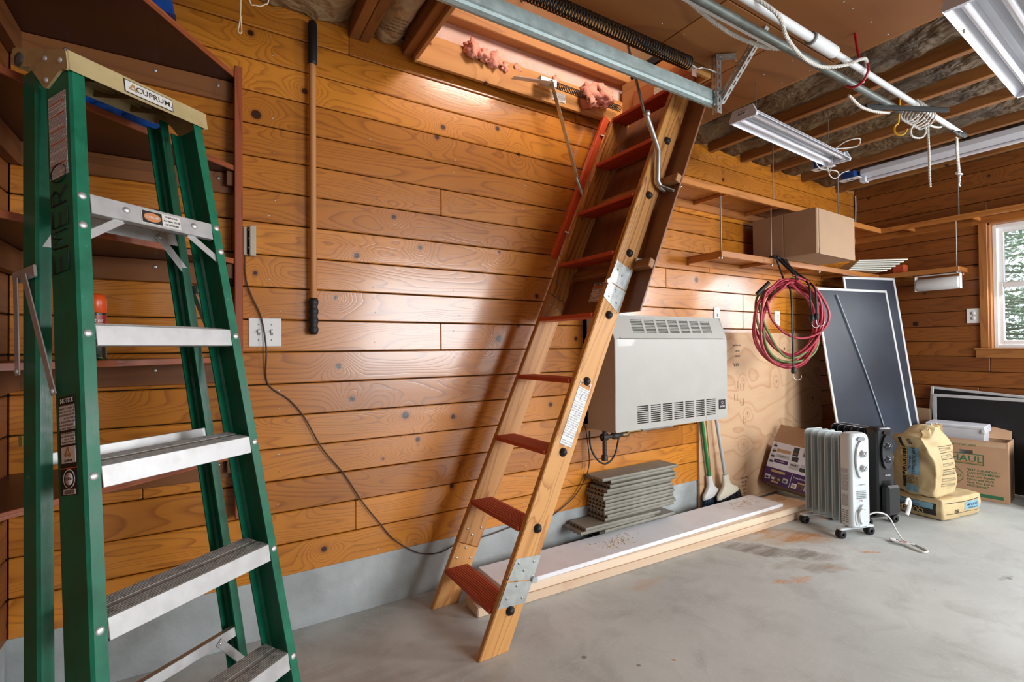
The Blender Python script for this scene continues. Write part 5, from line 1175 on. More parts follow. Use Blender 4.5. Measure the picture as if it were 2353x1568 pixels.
radiator(rL(3.925, -.850), mat('black_enamel', (.012, .012, .013), .22, coat=.5), mat('charcoal_plastic', (.012, .013, .015), .35, coat=.1), 'black oil filled radiator right behind the pale grey one', 6, mat('dark_chrome_dial', (.10, .11, .12), .2, metal=.6), mat('gloss_black_panel', (.012, .014, .018), .15, coat=.6), M_black, True)
cd_ = thing('white_power_cord', 'white power cord with plug and warning tag lying on the floor by the radiators', 'cable', (3.7, -1.0, .01))
cord = [(3.585, -.885, .150), (3.62, -.915, .165), (3.68, -.95, .14), (3.70, -.985, .06), (3.70, -1.02, .008), (3.69, -1.07, .006), (3.66, -1.13, .006), (3.63, -1.165, .006), (3.60, -1.168, .006), (3.585, -1.15, .006), (3.60, -1.10, .006), (3.62, -1.06, .007)]
G().tube(smooth_path(cord, 6), .0048, 8).build('cord', mat('white_cable', (.62, .61, .58), .5), cd_)
G().box((-.012, -.016, 0), (.012, .016, .018), ch=.004).build('plug', M_white, cd_, Matrix.Translation((3.645, -.985, .002)) @ Matrix.Rotation(.5, 4, 'Z'))
for s_ in (-.006, .006): G().box((s_-.001, -.032, .008), (s_+.001, -.016, .013)).build('prong', M_screw, cd_, Matrix.Translation((3.645, -.985, .002)) @ Matrix.Rotation(.5, 4, 'Z'))
tg = G().box((-.02, -.055, 0), (.02, .055, .0012)).build('warning_tag', mat('tag_paper', (.62, .60, .60), .5), cd_, Matrix.Translation((3.635, -1.045, .016)) @ Matrix.Rotation(.35, 4, 'Z') @ Matrix.Rotation(.1, 4, 'Y'))
G().box((-.012, -.015, .0013), (.012, .02, .0018)).build('red_print', mat('tag_red', (.5, .08, .08), .5), tg, Matrix.Translation((3.635, -1.045, .016)) @ Matrix.Rotation(.35, 4, 'Z') @ Matrix.Rotation(.1, 4, 'Y'))
G().tube(smooth_path([(4.055, -.915, .07), (4.07, -.92, .10), (4.075, -.925, .15), (4.06, -.92, .175), (4.045, -.915, .14)]), .008, 8, flat=1.8).build('bundled_cord', mat('white_cable', (.62, .61, .58), .5), label='bundled white cord hooked on the right side of the black radiator', cat='cable')

# ---------------------------------------------------------------- concrete mix bags
M_bag = mat('bag_kraft_cream', (.56, .42, .22), .6, var=.12, vs_=7, bump=.5, bs=14, dirt=(.42, .29, .14), dsc=5, damt=.5)
M_bb = mat('bag_black_print', (.014, .014, .014), .55); M_blu = mat('bag_blue_print', (.20, .37, .47), .55, var=.1); M_byl = mat('bag_yellow_letter', (.72, .50, .20), .55)
def bagmesh(L, W, D, H, seed, fn2=None, name='paper_bag', label='', puff=.10, wr=.012, e=.62):
    t = thing(name, label, 'bag', None, M=L)
    bm = bmesh.new(); bmesh.ops.create_cube(bm, size=2); bmesh.ops.subdivide_edges(bm, edges=bm.edges[:], cuts=23, use_grid_fill=True)
    g = G(); V = []
    for v in bm.verts:
        p = v.co; s_ = p.normalized(); b_ = max(abs(p.x), abs(p.y), abs(p.z))
        q = Vector([math.copysign(abs(s_[k])**e, s_[k]) for k in range(3)]); mq = 1.0
        q = p*(1-.38)+q*.38*1.05
        x, y, z = q.x*W/2, q.y*D/2, (q.z+1)*H/2
        if fn2: x, y, z = fn2(x, y, z)
        n_ = noise.noise_vector(Vector((x*9+seed, y*9, z*9)))*wr+noise.noise_vector(Vector((x*24+seed, y*24, z*24)))*wr*.35
        V.append((x+n_.x, y+n_.y, max(.0015, z+n_.z*.7)))
    g.add(V, [[v.index for v in f.verts] for f in bm.faces], sm=True); bm.free(); g.build('sack', M_bag, t, L)
    bv = BVHTree.FromPolygons([L @ Vector(p) for p in g.v], g.f)
    return t, bv
def patch(L, w_, h, m, par, bv, d, off=.0018, n1=14, n2=8, nm='printed_patch'):
    g = G().grid(n1, n2, lambda a, b_: ((a-.5)*w_, (b_-.5)*h, 0)); drape_g(g, L, bv, d, off); return g.build(nm, m, par)
# lying bag
LB1 = Matrix.Translation((4.585, -.875, .001)) @ Matrix.Rotation(-.17, 4, 'Z')
b1, bv1 = bagmesh(LB1, .50, .42, .150, 3.0, None, 'cement_bag', 'concrete mix bag lying flat on the floor under the upright one')
dl = (LB1.to_3x3() @ Vector((-1, 0, 0))); df = (LB1.to_3x3() @ Vector((0, -1, 0)))
def sf(side, u, z):    # frames on the two visible sides: 'l' looks towards -x local, 'f' towards -y local
    if side == 'l': return LB1 @ fr((-.30, u, z), (0, -1, 0), (0, 0, 1))
    return LB1 @ fr((u, -.20, z), (1, 0, 0), (0, 0, 1))
R180 = Matrix.Rotation(PI, 4, 'Z')
p_ = patch(sf('l', 0, .072), .32, .082, M_bb, b1, bv1, -dl); patch(sf('l', -.0, .092), .29, .038, M_blu, b1, bv1, -dl, .003)
text('QUIKRETE', .046, sf('l', .01, .050) @ R180, M_byl, b1, drape=(bv1, -dl, .0035), sx=.95)
text('CONCRETE MIX', .021, sf('l', .01, .084) @ R180, M_bb, b1, drape=(bv1, -dl, .0042)); text('High Strength', .015, sf('l', .01, .104) @ R180, M_bb, b1, drape=(bv1, -dl, .0042))
patch(sf('f', .09, .085), .20, .052, M_blu, b1, bv1, -df, .002); text('CONCRETE MIX', .020, sf('f', .09, .092) @ R180, M_bb, b1, drape=(bv1, -df, .0035)); text('FOR ANCHORING', .014, sf('f', .09, .070) @ R180, M_bb, b1, drape=(bv1, -df, .0035))
text('80', .045, sf('f', -.10, .060) @ R180, M_bb, b1, drape=(bv1, -df, .003))
patch(sf('f', 0, .118), .40, .004, M_bb, b1, bv1, -df, .002); patch(sf('f', 0, .045), .40, .003, M_bb, b1, bv1, -df, .002)
# upright bag with torn rolled top
def up_fn(x, y, z):
    k = max(0, (z-.26)/.22); y *= 1-.55*min(1, k)*(1 if y < 0 else .5); x *= 1+.05*math.sin(z*20)
    x -= .08*max(0, (z-.36)/.12)*(1 if x < 0 else .2)
    z += .035*math.sin(x*22+1.0)*min(1, max(0, (z-.30)/.12))
    return x, y-.02*k, z
LB2 = Matrix.Translation((4.45, -.885, .146)) @ Matrix.Rotation(-.20, 4, 'Z')
b2, bv2 = bagmesh(LB2, .26, .28, .46, 9.0, up_fn, 'cement_bag', 'upright opened concrete mix bag with torn rolled top standing on the flat one', wr=.018)
d2l = LB2.to_3x3() @ Vector((-1, 0, 0)); d2f = LB2.to_3x3() @ Vector((0, -1, 0))
def s2(side, u, z):
    if side == 'l': return LB2 @ fr((-.25, u, z), (0, -1, 0), (0, 0, 1))
    return LB2 @ fr((u, -.25, z), (1, 0, 0), (0, 0, 1))
R90 = Matrix.Rotation(PI/2, 4, 'Z')
patch(s2('l', -.010, .245), .075, .19, M_blu, b2, bv2, -d2l, .002, 8, 16); patch(s2('l', .050, .23), .022, .36, M_bb, b2, bv2, -d2l, .002, 6, 24)
text('QUIKRETE', .056, s2('l', .050, .24) @ R90, M_byl, b2, drape=(bv2, -d2l, .0035), sx=.85)
text('CONCRETE MIX', .027, s2('l', -.012, .245) @ R90, M_bb, b2, drape=(bv2, -d2l, .0035), sx=1.0); text('High Strength', .018, s2('l', .016, .23) @ R90, M_bb, b2, drape=(bv2, -d2l, .0035))
text('80', .038, s2('l', -.005, .385) @ R90, M_bb, b2, drape=(bv2, -d2l, .003))
patch(s2('l', .0, .050), .085, .05, M_blu, b2, bv2, -d2l, .002)
for i, (u, z, w_, h) in enumerate(((.03, .112, .026, .06), (.0, .112, .026, .06), (-.028, .112, .014, .06))): patch(s2('l', u, z), w_, h, printed('bag_tableprint', (.50, .38, .20), (.08, .07, .05), 60, 90, 'yz', .6), b2, bv2, -d2l, .002)
for z in (.36, .315, .27, .20, .165): patch(s2('f', .035, z), .15, .0035, M_bb, b2, bv2, -d2f, .002, 10, 1)
for z in (.34, .29, .235, .18, .13, .09): patch(s2('f', .035, z), .14, .022, printed('bag_smallprint', (.52, .40, .21), (.16, .13, .09), 60, 120, 'xz', .7), b2, bv2, -d2f, .0016)
# torn ears
for i, (u, w_, h, lean) in enumerate(((-.07, .12, .08, .9), (.085, .085, .10, -.05))):
    def fn(a, b_, u=u, w_=w_, h=h, lean=lean, i=i):
        x = u+(a-.5)*w_; rag = .018*noise.noise(Vector((a*6, i*5, 0)))
        return (x-lean*.06*b_, -.045-lean*.05*b_*b_+.018*math.sin(a*9+i)-(.03*math.sin(b_*PI) if i == 0 else 0), .40+b_*(h+rag))
    g = G().grid(16, 12, fn); k_ = len(g.v); g.add([(p[0], p[1]+.004, p[2]) for p in g.v[:k_]], [f[::-1] for f in g.f[:]], sm=True); g.build('torn_top', M_bag, b2, LB2)

# ---------------------------------------------------------------- moving box, storage bin, black case
mb = thing('moving_box', 'open cardboard moving box with green print by the end wall', 'box', (5.2, -.9, 0))
LM = fr((5.145, -.66, .001), (.055, -.53, 0), (0, 0, 1))     # x along the printed face
mw, mh, md = .505, .465, .262
M_mc = cardmat('moving_box_card', (.46, .27, .155)); M_g = mat('box_green_ink', (.03, .15, .065), .7)
g = G(); T = .006
g.box((0, 0, -T), (.225, mh, 0)).box((.305, 0, -T), (mw, mh, 0)).box((.225, 0, -T), (.305, mh-.115, 0)).box((.225, mh-.085, -T), (.305, mh, 0))
g.build('front_panel', M_mc, mb, LM)
G().box((0, 0, -md), (T, mh, -T)).build('side_panel', M_mc, mb, LM); G().box((mw-T, 0, -md), (mw, mh, -T)).build('side_panel', M_mc, mb, LM)
G().box((T, 0, -md), (mw-T, mh, -md+T)).build('back_panel', M_mc, mb, LM); G().box((T, 0, -md+T), (mw-T, T, -T)).build('bottom_panel', M_mc, mb, LM)
g = G(); g.box((0, 0, 0), (mw-.02, .10, T)); g.build('top_flap', M_mc, mb, LM @ Matrix.Translation((.01, mh-.01, -md+.01)) @ Matrix.Rotation(-.5, 4, 'X'))
text('U-HAUL', .068, LM @ Matrix.Translation((.228, .310, .0008)), M_g, mb, sx=1.1)
fg = G(); a, b_, c_, d_ = .085, .368, .268, .352
fg.box((a, c_, .0003), (b_, c_+.006, .001)).box((b_-.006, c_, .0003), (b_, d_, .001)).box((a, d_-.006, .0003), (b_, d_, .001)).box((a, c_, .0003), (a+.006, d_, .001)); fg.build('logo_border', M_g, mb, LM)
G().box((a+.015, .276, .0003), (b_-.015, .284, .001)).build('logo_rule', mat('box_orange_ink', (.42, .18, .05), .7), mb, LM)
text('EASY-UP-LIFT HERE', .020, LM @ Matrix.Translation((.245, .420, .0008)), M_g, mb, sx=.95)
text('SAVE!', .052, LM @ Matrix.Translation((.115, .205, .0008)), M_g, mb); text('PRICE', .036, LM @ Matrix.Translation((.145, .155, .0008)), M_g, mb); text('GUARANTEED', .030, LM @ Matrix.Translation((.125, .115, .0008)), M_g, mb, sx=.9)
tgp = [(.02, .245), (.195, .245), (.245, .190), (.245, .145), (.195, .09), (.02, .09)]
G().tube([(p[0], p[1], .0006) for p in tgp], .0018, 4, closed=True).build('price_tag_outline', M_g, mb, LM)
G().tube([(.222+.009*math.cos(k), .168+.010*math.sin(k), .0006) for k in range(7)], .0018, 4, closed=True).build('tag_hole_ring', M_g, mb, LM)
for i, s_ in enumerate(('"BUY A BUNDLE\u2014', 'SAVE EVEN MORE!', 'Beat Our Bundle', "Prices and We'll", 'Give You $20 in', 'FREE Boxes!"')):
    text(s_, .0235, LM @ Matrix.Translation((.268, .225-.025*i, .0008)), M_g, mb, align='LEFT', sx=1.0)
G().box((.02, .022, .0003), (mw-.03, .048, .001)).build('green_band', M_g, mb, LM); text('uhaul.com', .040, LM @ Matrix.Translation((.16, .052, .0012)), M_g, mb)
tp = mat('clear_tape', (.52, .35, .22), .12, coat=.6)
G().box((.10, mh-.045, .0004), (mw-.01, mh-.008, .0009)).build('tape_strip', tp, mb, LM)
bn_ = thing('storage_bin', 'translucent white storage bin standing in the moving box', 'bin', (5.33, -.84, .01))
LN = Matrix.Translation((5.175, -.668, .009)) @ Matrix.Rotation(.10-PI/2, 4, 'Z')
M_bin = mat('white_bin_plastic', (.58, .59, .63), .4)
g = G(); g.loft([(.02, .03, 0), (.335, .03, 0), (.335, .215, 0), (.02, .215, 0)], [(0, .01, .54), (.355, .01, .54), (.355, .235, .54), (0, .235, .54)]); g.build('tub', M_bin, bn_, LN)
G().box((-.008, .002, .535), (.363, .243, .562), ch=.006).build('rim', M_bin, bn_, LN)
G().box((-.010, .0, .505), (.02, .243, .536), ch=.004).build('rim_clip', M_bin, bn_, LN); G().box((.338, .0, .505), (.365, .243, .536), ch=.004).build('rim_clip', M_bin, bn_, LN)
bc = thing('black_rolling_case', 'black rolling case on small wheels at the right edge by the end wall', 'case', (5.3, -1.5, 0))
G().box((5.20, -1.78, .055), (5.45, -1.245, .46), ch=.02).build('case_body', mat('black_fabric', (.008, .008, .009), .7), bc)
G().box((5.195, -1.77, .36), (5.20, -1.26, .375)).build('zip', M_blackm, bc)
for y in (-1.29, -1.72): G().lathe([(.012, -.012), (.036, -.010), (.038, 0), (.036, .010), (.012, .012)], (5.225, y, .038), (0, 1, 0), 18).build('wheel', mat('grey_wheel', (.10, .10, .11), .5), bc)
for y in (-1.29, -1.72): G().box((5.205, y-.02, .03), (5.245, y+.02, .062), ch=.004).build('wheel_bracket', M_blackm, bc)
# folded cardboard scrap between the screens and the end wall
G().box((5.43, -.615, .002), (5.436, -.44, .66), ch=.001).build('cardboard_sheet', M_card, label='narrow brown cardboard sheet on end behind the leaning screens', cat='cardboard')

# ---------------------------------------------------------------- garage door track, spring and straps overhead
tk = thing('door_track', 'galvanised garage door track hung under the ceiling in front of the attic hatch', 'track', (.8, -.81, 2.45))
g = G(); ty = -.812
prof = [(ty, 2.517), (ty+.052, 2.517), (ty+.052, 2.514), (ty+.004, 2.514), (ty+.004, 2.470), (ty+.010, 2.462), (ty+.030, 2.455), (ty+.036, 2.450), (ty+.033, 2.444), (ty+.018, 2.441), (ty+.002, 2.446), (ty-.004, 2.455), (ty, 2.468)]
g.loft([(-2.2, p[0], p[1]) for p in prof], [(2.185, p[0], p[1]) for p in prof]); g.build('rail_channel', mat('track_galvanised', (.36, .46, .46), .55, metal=.35, var=.15, vs_=22, dirt=(.60, .62, .60), dsc=26, damt=.4), tk)
def angle_iron(a, b_, x, nm, par, holes=True, w_=.032):
    a = Vector(a); b_ = Vector(b_); L = ax(a, b_-a, x); ln = (b_-a).length; g = G(); t_ = .0022; st_ = .038; n_ = int(ln/st_)
    # perforated flange: two edge strips plus webs between the slots
    g.box((0, 0, 0), (w_*.36, t_, ln)).box((w_*.64, 0, 0), (w_, t_, ln))
    for i in range(n_+1): z = i*st_; g.box((w_*.36, 0, z), (w_*.64, t_, min(ln, z+.016)))
    g.box((0, 0, 0), (t_, w_*.36, ln)).box((0, w_*.64, 0), (t_, w_, ln))
    for i in range(n_+1): z = i*st_+.012; g.box((0, w_*.36, min(z, ln-.002)), (t_, w_*.64, min(ln, z+.016)))
    return g.build(nm, mat('hanger_galvanised', (.42, .44, .43), .4, metal=.7, var=.12, vs_=30), par, L)
angle_iron((2.165, -.835, 2.395), (2.165, -.835, 2.6855), (1, -.1, 0), 'hanger_strap', tk)
angle_iron((2.20, -.826, 2.450), (2.165, -1.09, 2.6855), (.9, .1, .0), 'brace_strap', tk)
angle_iron((2.155, -.84, 2.680), (2.23, -.90, 2.680), (0, 0, -1), 'top_bracket', tk)
for p in ((2.17, -.835, 2.47), (2.17, -.835, 2.50), (2.17, -.835, 2.42)): G().cyl((p[0], p[1]-.006, p[2]), (p[0], p[1]+.004, p[2]), .007, seg=6, sm=False).build('track_bolt', M_screw, tk)
sp = thing('door_spring', 'long black coil spring stretched above the garage door track', 'spring', (1.5, -.80, 2.6))
coil((-.2, -.80, 2.585), (2.00, -.80, 2.607), .029, .0033, 140, 14, 4).build('coil', M_blackm, sp)
G().tube(smooth_path([(1.99, -.80, 2.607), (2.02, -.815, 2.59), (2.06, -.80, 2.60), (2.09, -.805, 2.61), (2.12, -.825, 2.60), (2.165, -.832, 2.595)]), .004, 8).build('end_hook', mat('bright_zinc', (.75, .77, .77), .3, metal=.6), sp)
G().box((2.02, -.80, 2.555), (2.055, -.798, 2.60)).build('spring_tag', mat('tag_pink', (.62, .42, .36), .6), sp)
dl_ = angle_iron((2.22, -.845, 2.57), (2.27, -.76, 2.64), (0, 0, 1), 'hatch_bracket', ce) if False else None

# white telescopic pole and grey squeegee hung together under the joists
tpole = thing('telescopic_pole', 'white telescopic pole hung level under the ceiling joists', 'pole', (2.8, -1.30, 2.50))
M_wp = mat('white_painted_tube', (.70, .73, .74), .35, var=.03)
G().cyl((.2, -1.302, 2.500), (2.16, -1.302, 2.500), .0175).build('outer_tube', M_wp, tpole)
G().lathe([(.018, 0), (.0245, 0), (.0255, .006), (.0255, .012)], (2.12, -1.302, 2.500), (1, 0, 0), 20).build('collar_ring', mat('collar_grey', (.18, .17, .16), .5), tpole)
G().lathe([(.0255, .012), (.0255, .19), (.022, .20), (.014, .20)], (2.12, -1.302, 2.500), (1, 0, 0), 20).build('locking_collar', M_wp, tpole)
G().cyl((2.31, -1.302, 2.500), (3.86, -1.290, 2.500), .0135).build('inner_tube', M_wp, tpole)
G().cyl((3.86, -1.290, 2.500), (3.93, -1.289, 2.500), .0165).build('end_cap', M_black, tpole)
G().box((3.70, -1.305, 2.470), (3.86, -1.29, 2.482), ch=.004).box((3.78, -1.31, 2.475), (3.84, -1.30, 2.49), ch=.003).build('end_clamp', M_blackm, tpole)
sq = thing('floor_squeegee', 'grey handled squeegee with black blade lying along the white pole', 'squeegee', (2.5, -1.235, 2.47))
G().cyl((.2, -1.228, 2.468), (3.12, -1.250, 2.468), .0165).build('handle', mat('grey_green_tube', (.11, .125, .11), .45, metal=.35, var=.25, vs_=30), sq)
G().box((-.235, -.010, -.014), (.235, .010, .010), ch=.004).build('blade_bar', M_black, sq, Matrix.Translation((3.07, -1.30, 2.448)) @ Matrix.Rotation(-.46, 4, 'Z'))
tube2 = G().cyl((1.0, -1.19, 2.49), (2.06, -1.20, 2.49), .010).build('thin_white_tube', M_wp, label='thin white tube beside the grey squeegee handle', cat='tube')
def hook(nm, c, m, label, yaw=0.0, r=.036):
    c = Vector(c); u = Vector((math.cos(yaw), math.sin(yaw), 0)); t = thing(nm, label, 'hook', c)
    P = [c+Vector((0, 0, .20)), c+Vector((0, 0, .10))+u*r*.2]+[c+u*(r*math.cos(a))+Vector((0, 0, r*1.25*math.sin(a)+.01)) for a in [1.2-i*.42 for i in range(11)]]
    G().tube(smooth_path(P, 4), .0058, 8).build('hook_wire', m, t); return t
hook('utility_hook', (2.575, -1.275, 2.49), mat('red_vinyl', (.42, .012, .03), .35), 'red vinyl coated hook holding the white pole', -1.57, .052)
hook('utility_hook', (3.64, -1.07, 2.55), mat('yellow_vinyl', (.72, .40, .02), .35), 'empty yellow coated hook under the joists', 2.2, .032)
M_rope = mat('white_rope', (.62, .60, .55), .85, var=.15, vs_=60, bump=1.0, bs=220)
def rope(pts, r, label, nm='rope', par=None):
    P = smooth_path(pts, 8); g = G(); n_ = len(P); L_ = 0; ds = [0]
    for a, b_ in zip(P[:-1], P[1:]): L_ += (b_-a).length; ds.append(L_)
    g.tube(P, r*.8, 8)
    for ph in (0, 2*PI/3, 4*PI/3):
        Q = []; steps = int(L_/.006); x = None; k = 0
        for i in range(steps+1):
            d = L_*i/steps
            while k < n_-2 and ds[k+1] < d: k += 1
            f = (d-ds[k])/max(1e-6, ds[k+1]-ds[k]); p = P[k].lerp(P[k+1], f); t = (P[k+1]-P[k]).normalized()
            if x is None: x = t.orthogonal().normalized()
            x = (x-t*x.dot(t)).normalized(); y = t.cross(x); a = ph+d*2*PI/.045
            Q.append(p+(x*math.cos(a)+y*math.sin(a))*r*.42)
        g.tube(Q, r*.55, 5)
    return g.build(nm, M_rope, par, label=label if not par else None, cat='rope' if not par else None)
rope([(1.35, -1.20, 2.53), (1.502, -1.184, 2.500), (1.705, -1.166, 2.487), (1.852, -1.162, 2.487), (2.009, -1.179, 2.490), (2.087, -1.205, 2.496), (2.13, -1.218, 2.496)], .010, 'thick white rope swagging from the upper edge to the white pole')
rope([(1.45, -1.24, 2.53), (1.629, -1.290, 2.523), (1.74, -1.335, 2.480), (1.82, -1.345, 2.450), (1.93, -1.31, 2.432), (2.10, -1.28, 2.425), (2.268, -1.272, 2.438), (2.385, -1.31, 2.46), (2.45, -1.345, 2.488), (2.53, -1.335, 2.518), (2.62, -1.30, 2.524), (2.68, -1.26, 2.49)], .0085, 'white rope snaking along the white pole and over the red hook')
rope([(2.68, -1.20, 2.455), (2.80, -1.20, 2.430), (2.92, -1.215, 2.428), (3.02, -1.24, 2.435)], .008, 'short white rope sagging under the grey squeegee handle')
g_ = thing('rope_bundle', 'bundle of looped white rope tied under the far part of the pole', 'rope', (3.3, -1.28, 2.45))
for i in range(6):
    x = 3.16+i*.036; rope([(x, -1.26, 2.49), (x-.012, -1.245, 2.445), (x+.012, -1.26, 2.418), (x+.03, -1.30, 2.435), (x+.022, -1.325, 2.475), (x+.006, -1.31, 2.515)], .0052, '', 'rope_loop', g_)
rope([(3.30, -1.27, 2.45), (3.26, -1.25, 2.40), (3.28, -1.25, 2.365), (3.34, -1.27, 2.365), (3.37, -1.28, 2.40), (3.36, -1.28, 2.44)], .0055, '', 'rope_loop', g_)
rope([(3.36, -1.275, 2.475), (3.47, -1.27, 2.462), (3.58, -1.275, 2.475), (3.70, -1.262, 2.520), (3.78, -1.275, 2.522)], .0065, '', 'rope_loop', g_)
rope([(3.40, -1.28, 2.470), (3.400, -1.28, 2.40), (3.405, -1.281, 2.30), (3.408, -1.28, 2.20), (3.414, -1.28, 2.102)], .0068, 'single white rope end dangling straight down from the pole')
sr = thing('snap_hook_rope', 'doubled white rope with steel snap hook hanging from the end of the pole', 'rope', (3.86, -1.28, 2.3))
for dx in (-.011, .0, .011): rope([(3.83+dx, -1.28, 2.470), (3.84+dx, -1.28, 2.38), (3.862+dx, -1.28, 2.265)], .0058, '', 'rope_strand', sr)
rope([(3.815, -1.285, 2.462), (3.806, -1.285, 2.40), (3.808, -1.285, 2.375)], .0055, '', 'rope_strand', sr)
rope([(3.832, -1.28, 2.255), (3.862, -1.292, 2.252), (3.892, -1.28, 2.258), (3.865, -1.266, 2.262), (3.84, -1.275, 2.262)], .006, '', 'rope_knot', sr)
G().lathe([(.006, 0), (.007, -.012), (.005, -.022)], (3.866, -1.28, 2.25), (0, 0, 1), 10).tube(smooth_path([(3.866, -1.28, 2.228), (3.858, -1.28, 2.212), (3.858, -1.28, 2.195), (3.868, -1.28, 2.184), (3.880, -1.28, 2.192), (3.880, -1.28, 2.212), (3.870, -1.28, 2.228)]), .0032, 6).build('snap_hook', mat('bright_zinc', (.75, .77, .77)), sr)
pc = [(.110, -.50, 2.695), (.106, -.50, 2.52), (.104, -.50, 2.36), (.100, -.50, 2.315), (.096, -.503, 2.292), (.101, -.505, 2.284), (.107, -.503, 2.293), (.105, -.50, 2.33), (.106, -.5, 2.345)]
G().tube(smooth_path(pc), .0022, 6).build('pull_cord', mat('cream_cord', (.62, .52, .36), .8), label='thin cream pull cord with a loop hanging near the corner shelf', cat='cord')
G().tube(smooth_path([(.118, -.50, 2.70), (.128, -.50, 2.425), (.150, -.50, 2.398), (.176, -.50, 2.41), (.19, -.50, 2.45), (.195, -.5, 2.695)]), .0022, 6).build('pull_cord', mat('cream_cord', (.62, .52, .36), .8), label='second cream cord in a shallow loop at the top edge', cat='cord')

# ---------------------------------------------------------------- ceiling light fixtures (switched off)
M_fix = mat('fixture_white_enamel', (.62, .64, .70), .35, coat=.1, var=.03); M_tube = mat('unlit_tube', (.70, .70, .76), .3, coat=.3)
def shop_light(a, b_, wd, label, n_t=2):
    a = Vector(a); b_ = Vector(b_); L = fr(a, b_-a, Vector((0, 0, 1)).cross(b_-a)); ln = (b_-a).length
    t = thing('shop_light', label, 'light fixture', None, M=L, group='white shop lights under the ceiling'); h = wd*.36
    g = G(); g.box((.012, -wd*.22, h-.004), (ln-.012, wd*.22, h+.004))
    for s_ in (-1, 1):
        g.loft([(.012, s_*wd*.22, h), (.012, s_*wd*.49, .012), (.012, s_*wd*.50, .004), (.012, s_*wd*.47, .012), (.012, s_*wd*.20, h-.006)], [(ln-.012, s_*wd*.22, h), (ln-.012, s_*wd*.49, .012), (ln-.012, s_*wd*.50, .004), (ln-.012, s_*wd*.47, .012), (ln-.012, s_*wd*.20, h-.006)])
    g.loft([(.012, -wd*.08, h-.002), (.012, -.0, h-.022), (.012, wd*.08, h-.002)], [(ln-.012, -wd*.08, h-.002), (ln-.012, 0, h-.022), (ln-.012, wd*.08, h-.002)])
    g.build('reflector', M_fix, t, L)
    for x0, x1 in ((0, .014), (ln-.014, ln)):
        g = G(); g.prism([(-wd*.5, .012), (-wd*.47, -.002), (wd*.47, -.002), (wd*.5, .012), (wd*.36, h+.006), (-wd*.36, h+.006)], 0, x0, x1); g.build('end_plate', M_fix, t, L)
    for s_ in (-1, 1):
        G().cyl((.035, s_*wd*.24, .022), (ln-.035, s_*wd*.24, .022), .0125).build('lamp_tube', M_tube, t, L)
        for x in (.020, ln-.034): G().box((x, s_*wd*.24-.014, .004), (x+.014, s_*wd*.24+.014, h), ch=.002).build('lamp_holder', M_fix, t, L)
    G().box((-.002, -.024, h*.45), (0, .024, h*.8)).build('end_label', printed('fixture_print', (.60, .60, .62), (.15, .15, .17), 40, 60, 'yz', .8), t, L)
    for x in (.14, ln-.14):
        G().tube([(x, .0, h+.004), (x, 0, 2.70-a.z)], .0022, 5).build('hanging_chain', M_rod, t, L)
    return t, L, ln
shop_light((2.445, -.790, 2.445), (3.60, -.735, 2.445), .155, 'small white twin tube shop light hung in the middle of the joists')
shop_light((2.30, -1.775, 2.45), (3.43, -1.725, 2.45), .205, 'large white twin tube shop light at the upper right corner')
G().tube([(2.53, -1.672, 2.452), (2.531, -1.671, 2.70)], .0028, 6).build('ball_chain', mat('brass_chain', (.40, .33, .22), .4, metal=.7), label='beaded pull chain beside the large shop light', cat='chain')
sl_ = thing('strip_light', 'long narrow white strip light fixed along the last joist', 'light fixture', (4.72, -.4, 2.6))
G().box((4.665, -2.9, 2.655), (4.775, -.42, 2.700), ch=.004).build('housing', M_fix, sl_)
G().loft([(4.68, -.42, 2.655), (4.76, -.42, 2.655), (4.735, -.42, 2.625), (4.705, -.42, 2.625)], [(4.68, -2.9, 2.655), (4.76, -2.9, 2.655), (4.735, -2.9, 2.625), (4.705, -2.9, 2.625)]).build('reflector', M_fix, sl_)
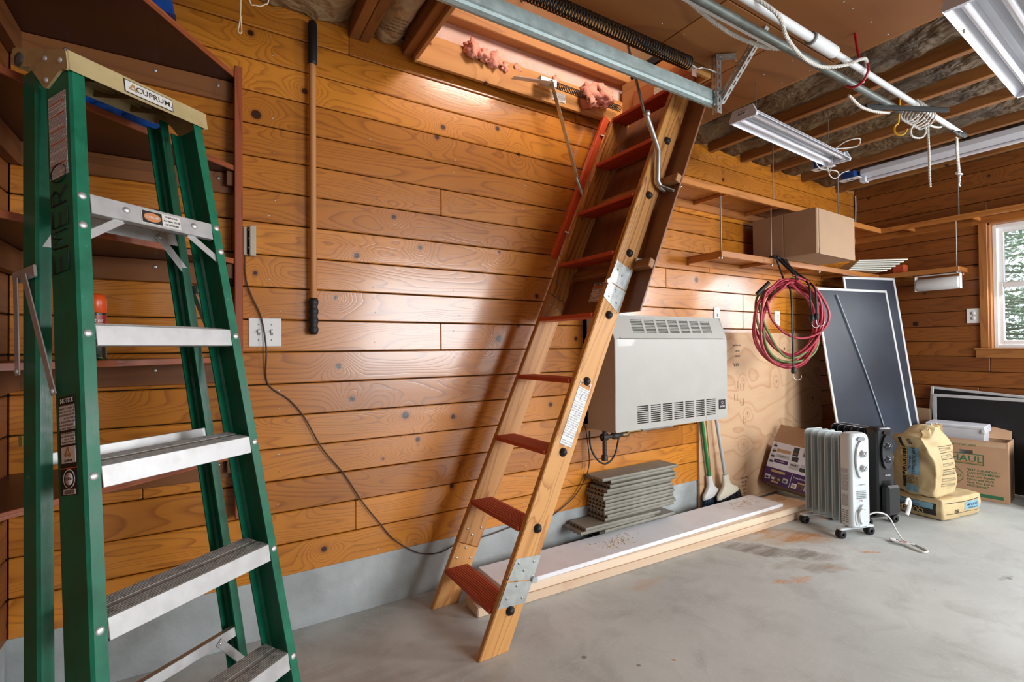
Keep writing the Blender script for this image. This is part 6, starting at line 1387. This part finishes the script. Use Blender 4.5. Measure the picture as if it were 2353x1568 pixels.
G().cyl((4.72, -.46, 2.612), (4.72, -2.86, 2.612), .0125).build('lamp_tube', M_tube, sl_)
G().box((4.685, -.455, 2.595), (4.755, -.405, 2.700), ch=.008).build('end_holder', M_fix, sl_)
def jbox(x, y, label, cord_):
    t = thing('junction_box', label, 'electrical box', (x, y, 2.66))
    G().box((x-.05, y-.05, 2.64), (x+.05, y+.05, 2.695), ch=.004).build('box_body', mat('blue_box_plastic', (.006, .04, .18), .45), t)
    G().box((x-.04, y-.075, 2.633), (x+.04, y+.075, 2.639), ch=.001).build('cover_plate', M_white, t)
    for d_ in (-.022, .022): G().lathe([(.017, 0), (.016, -.003), (0, -.003)], (x, y+d_, 2.633), (0, 0, 1), 14).build('socket', mat('grey_slot', (.25, .25, .24)), t)
    return t
jbox(4.17, -.37, 'blue junction box with white outlet plate behind the small shop light', None)
jbox(4.66, -.35, 'blue junction box with white plate at the end of the long strip light', None)
G().tube(smooth_path([(4.17, -.40, 2.63), (4.14, -.42, 2.58), (4.05, -.47, 2.55), (3.96, -.53, 2.57), (3.86, -.60, 2.60), (3.74, -.69, 2.56), (3.64, -.74, 2.51)]), .0042, 6).build('fixture_cord', mat('white_cable', (.62, .61, .58), .5), label='white cord plugged into the box behind the small shop light', cat='cable')
lc = [Vector((3.50, -.76, 2.515)), Vector((3.50, -.83, 2.54)), Vector((3.56, -.88, 2.55)), Vector((3.62, -.84, 2.53)), Vector((3.55, -.78, 2.520)), Vector((3.48, -.74, 2.515)), Vector((3.47, -.66, 2.48)), Vector((3.52, -.66, 2.42)), Vector((3.60, -.72, 2.40)), Vector((3.66, -.71, 2.385))]
G().tube(smooth_path(lc), .004, 6).build('looped_cord', mat('white_cable', (.62, .61, .58), .5), label='white cord looped over the far end of the small shop light', cat='cable')
G().tube(smooth_path([(4.62, -.36, 2.70), (4.50, -.36, 2.66), (4.40, -.36, 2.60), (4.30, -.37, 2.585), (4.25, -.37, 2.62), (4.25, -.37, 2.70)]), .0045, 6).build('cable', mat('white_cable', (.62, .61, .58), .5), label='white cable drooping between the two blue junction boxes', cat='cable')
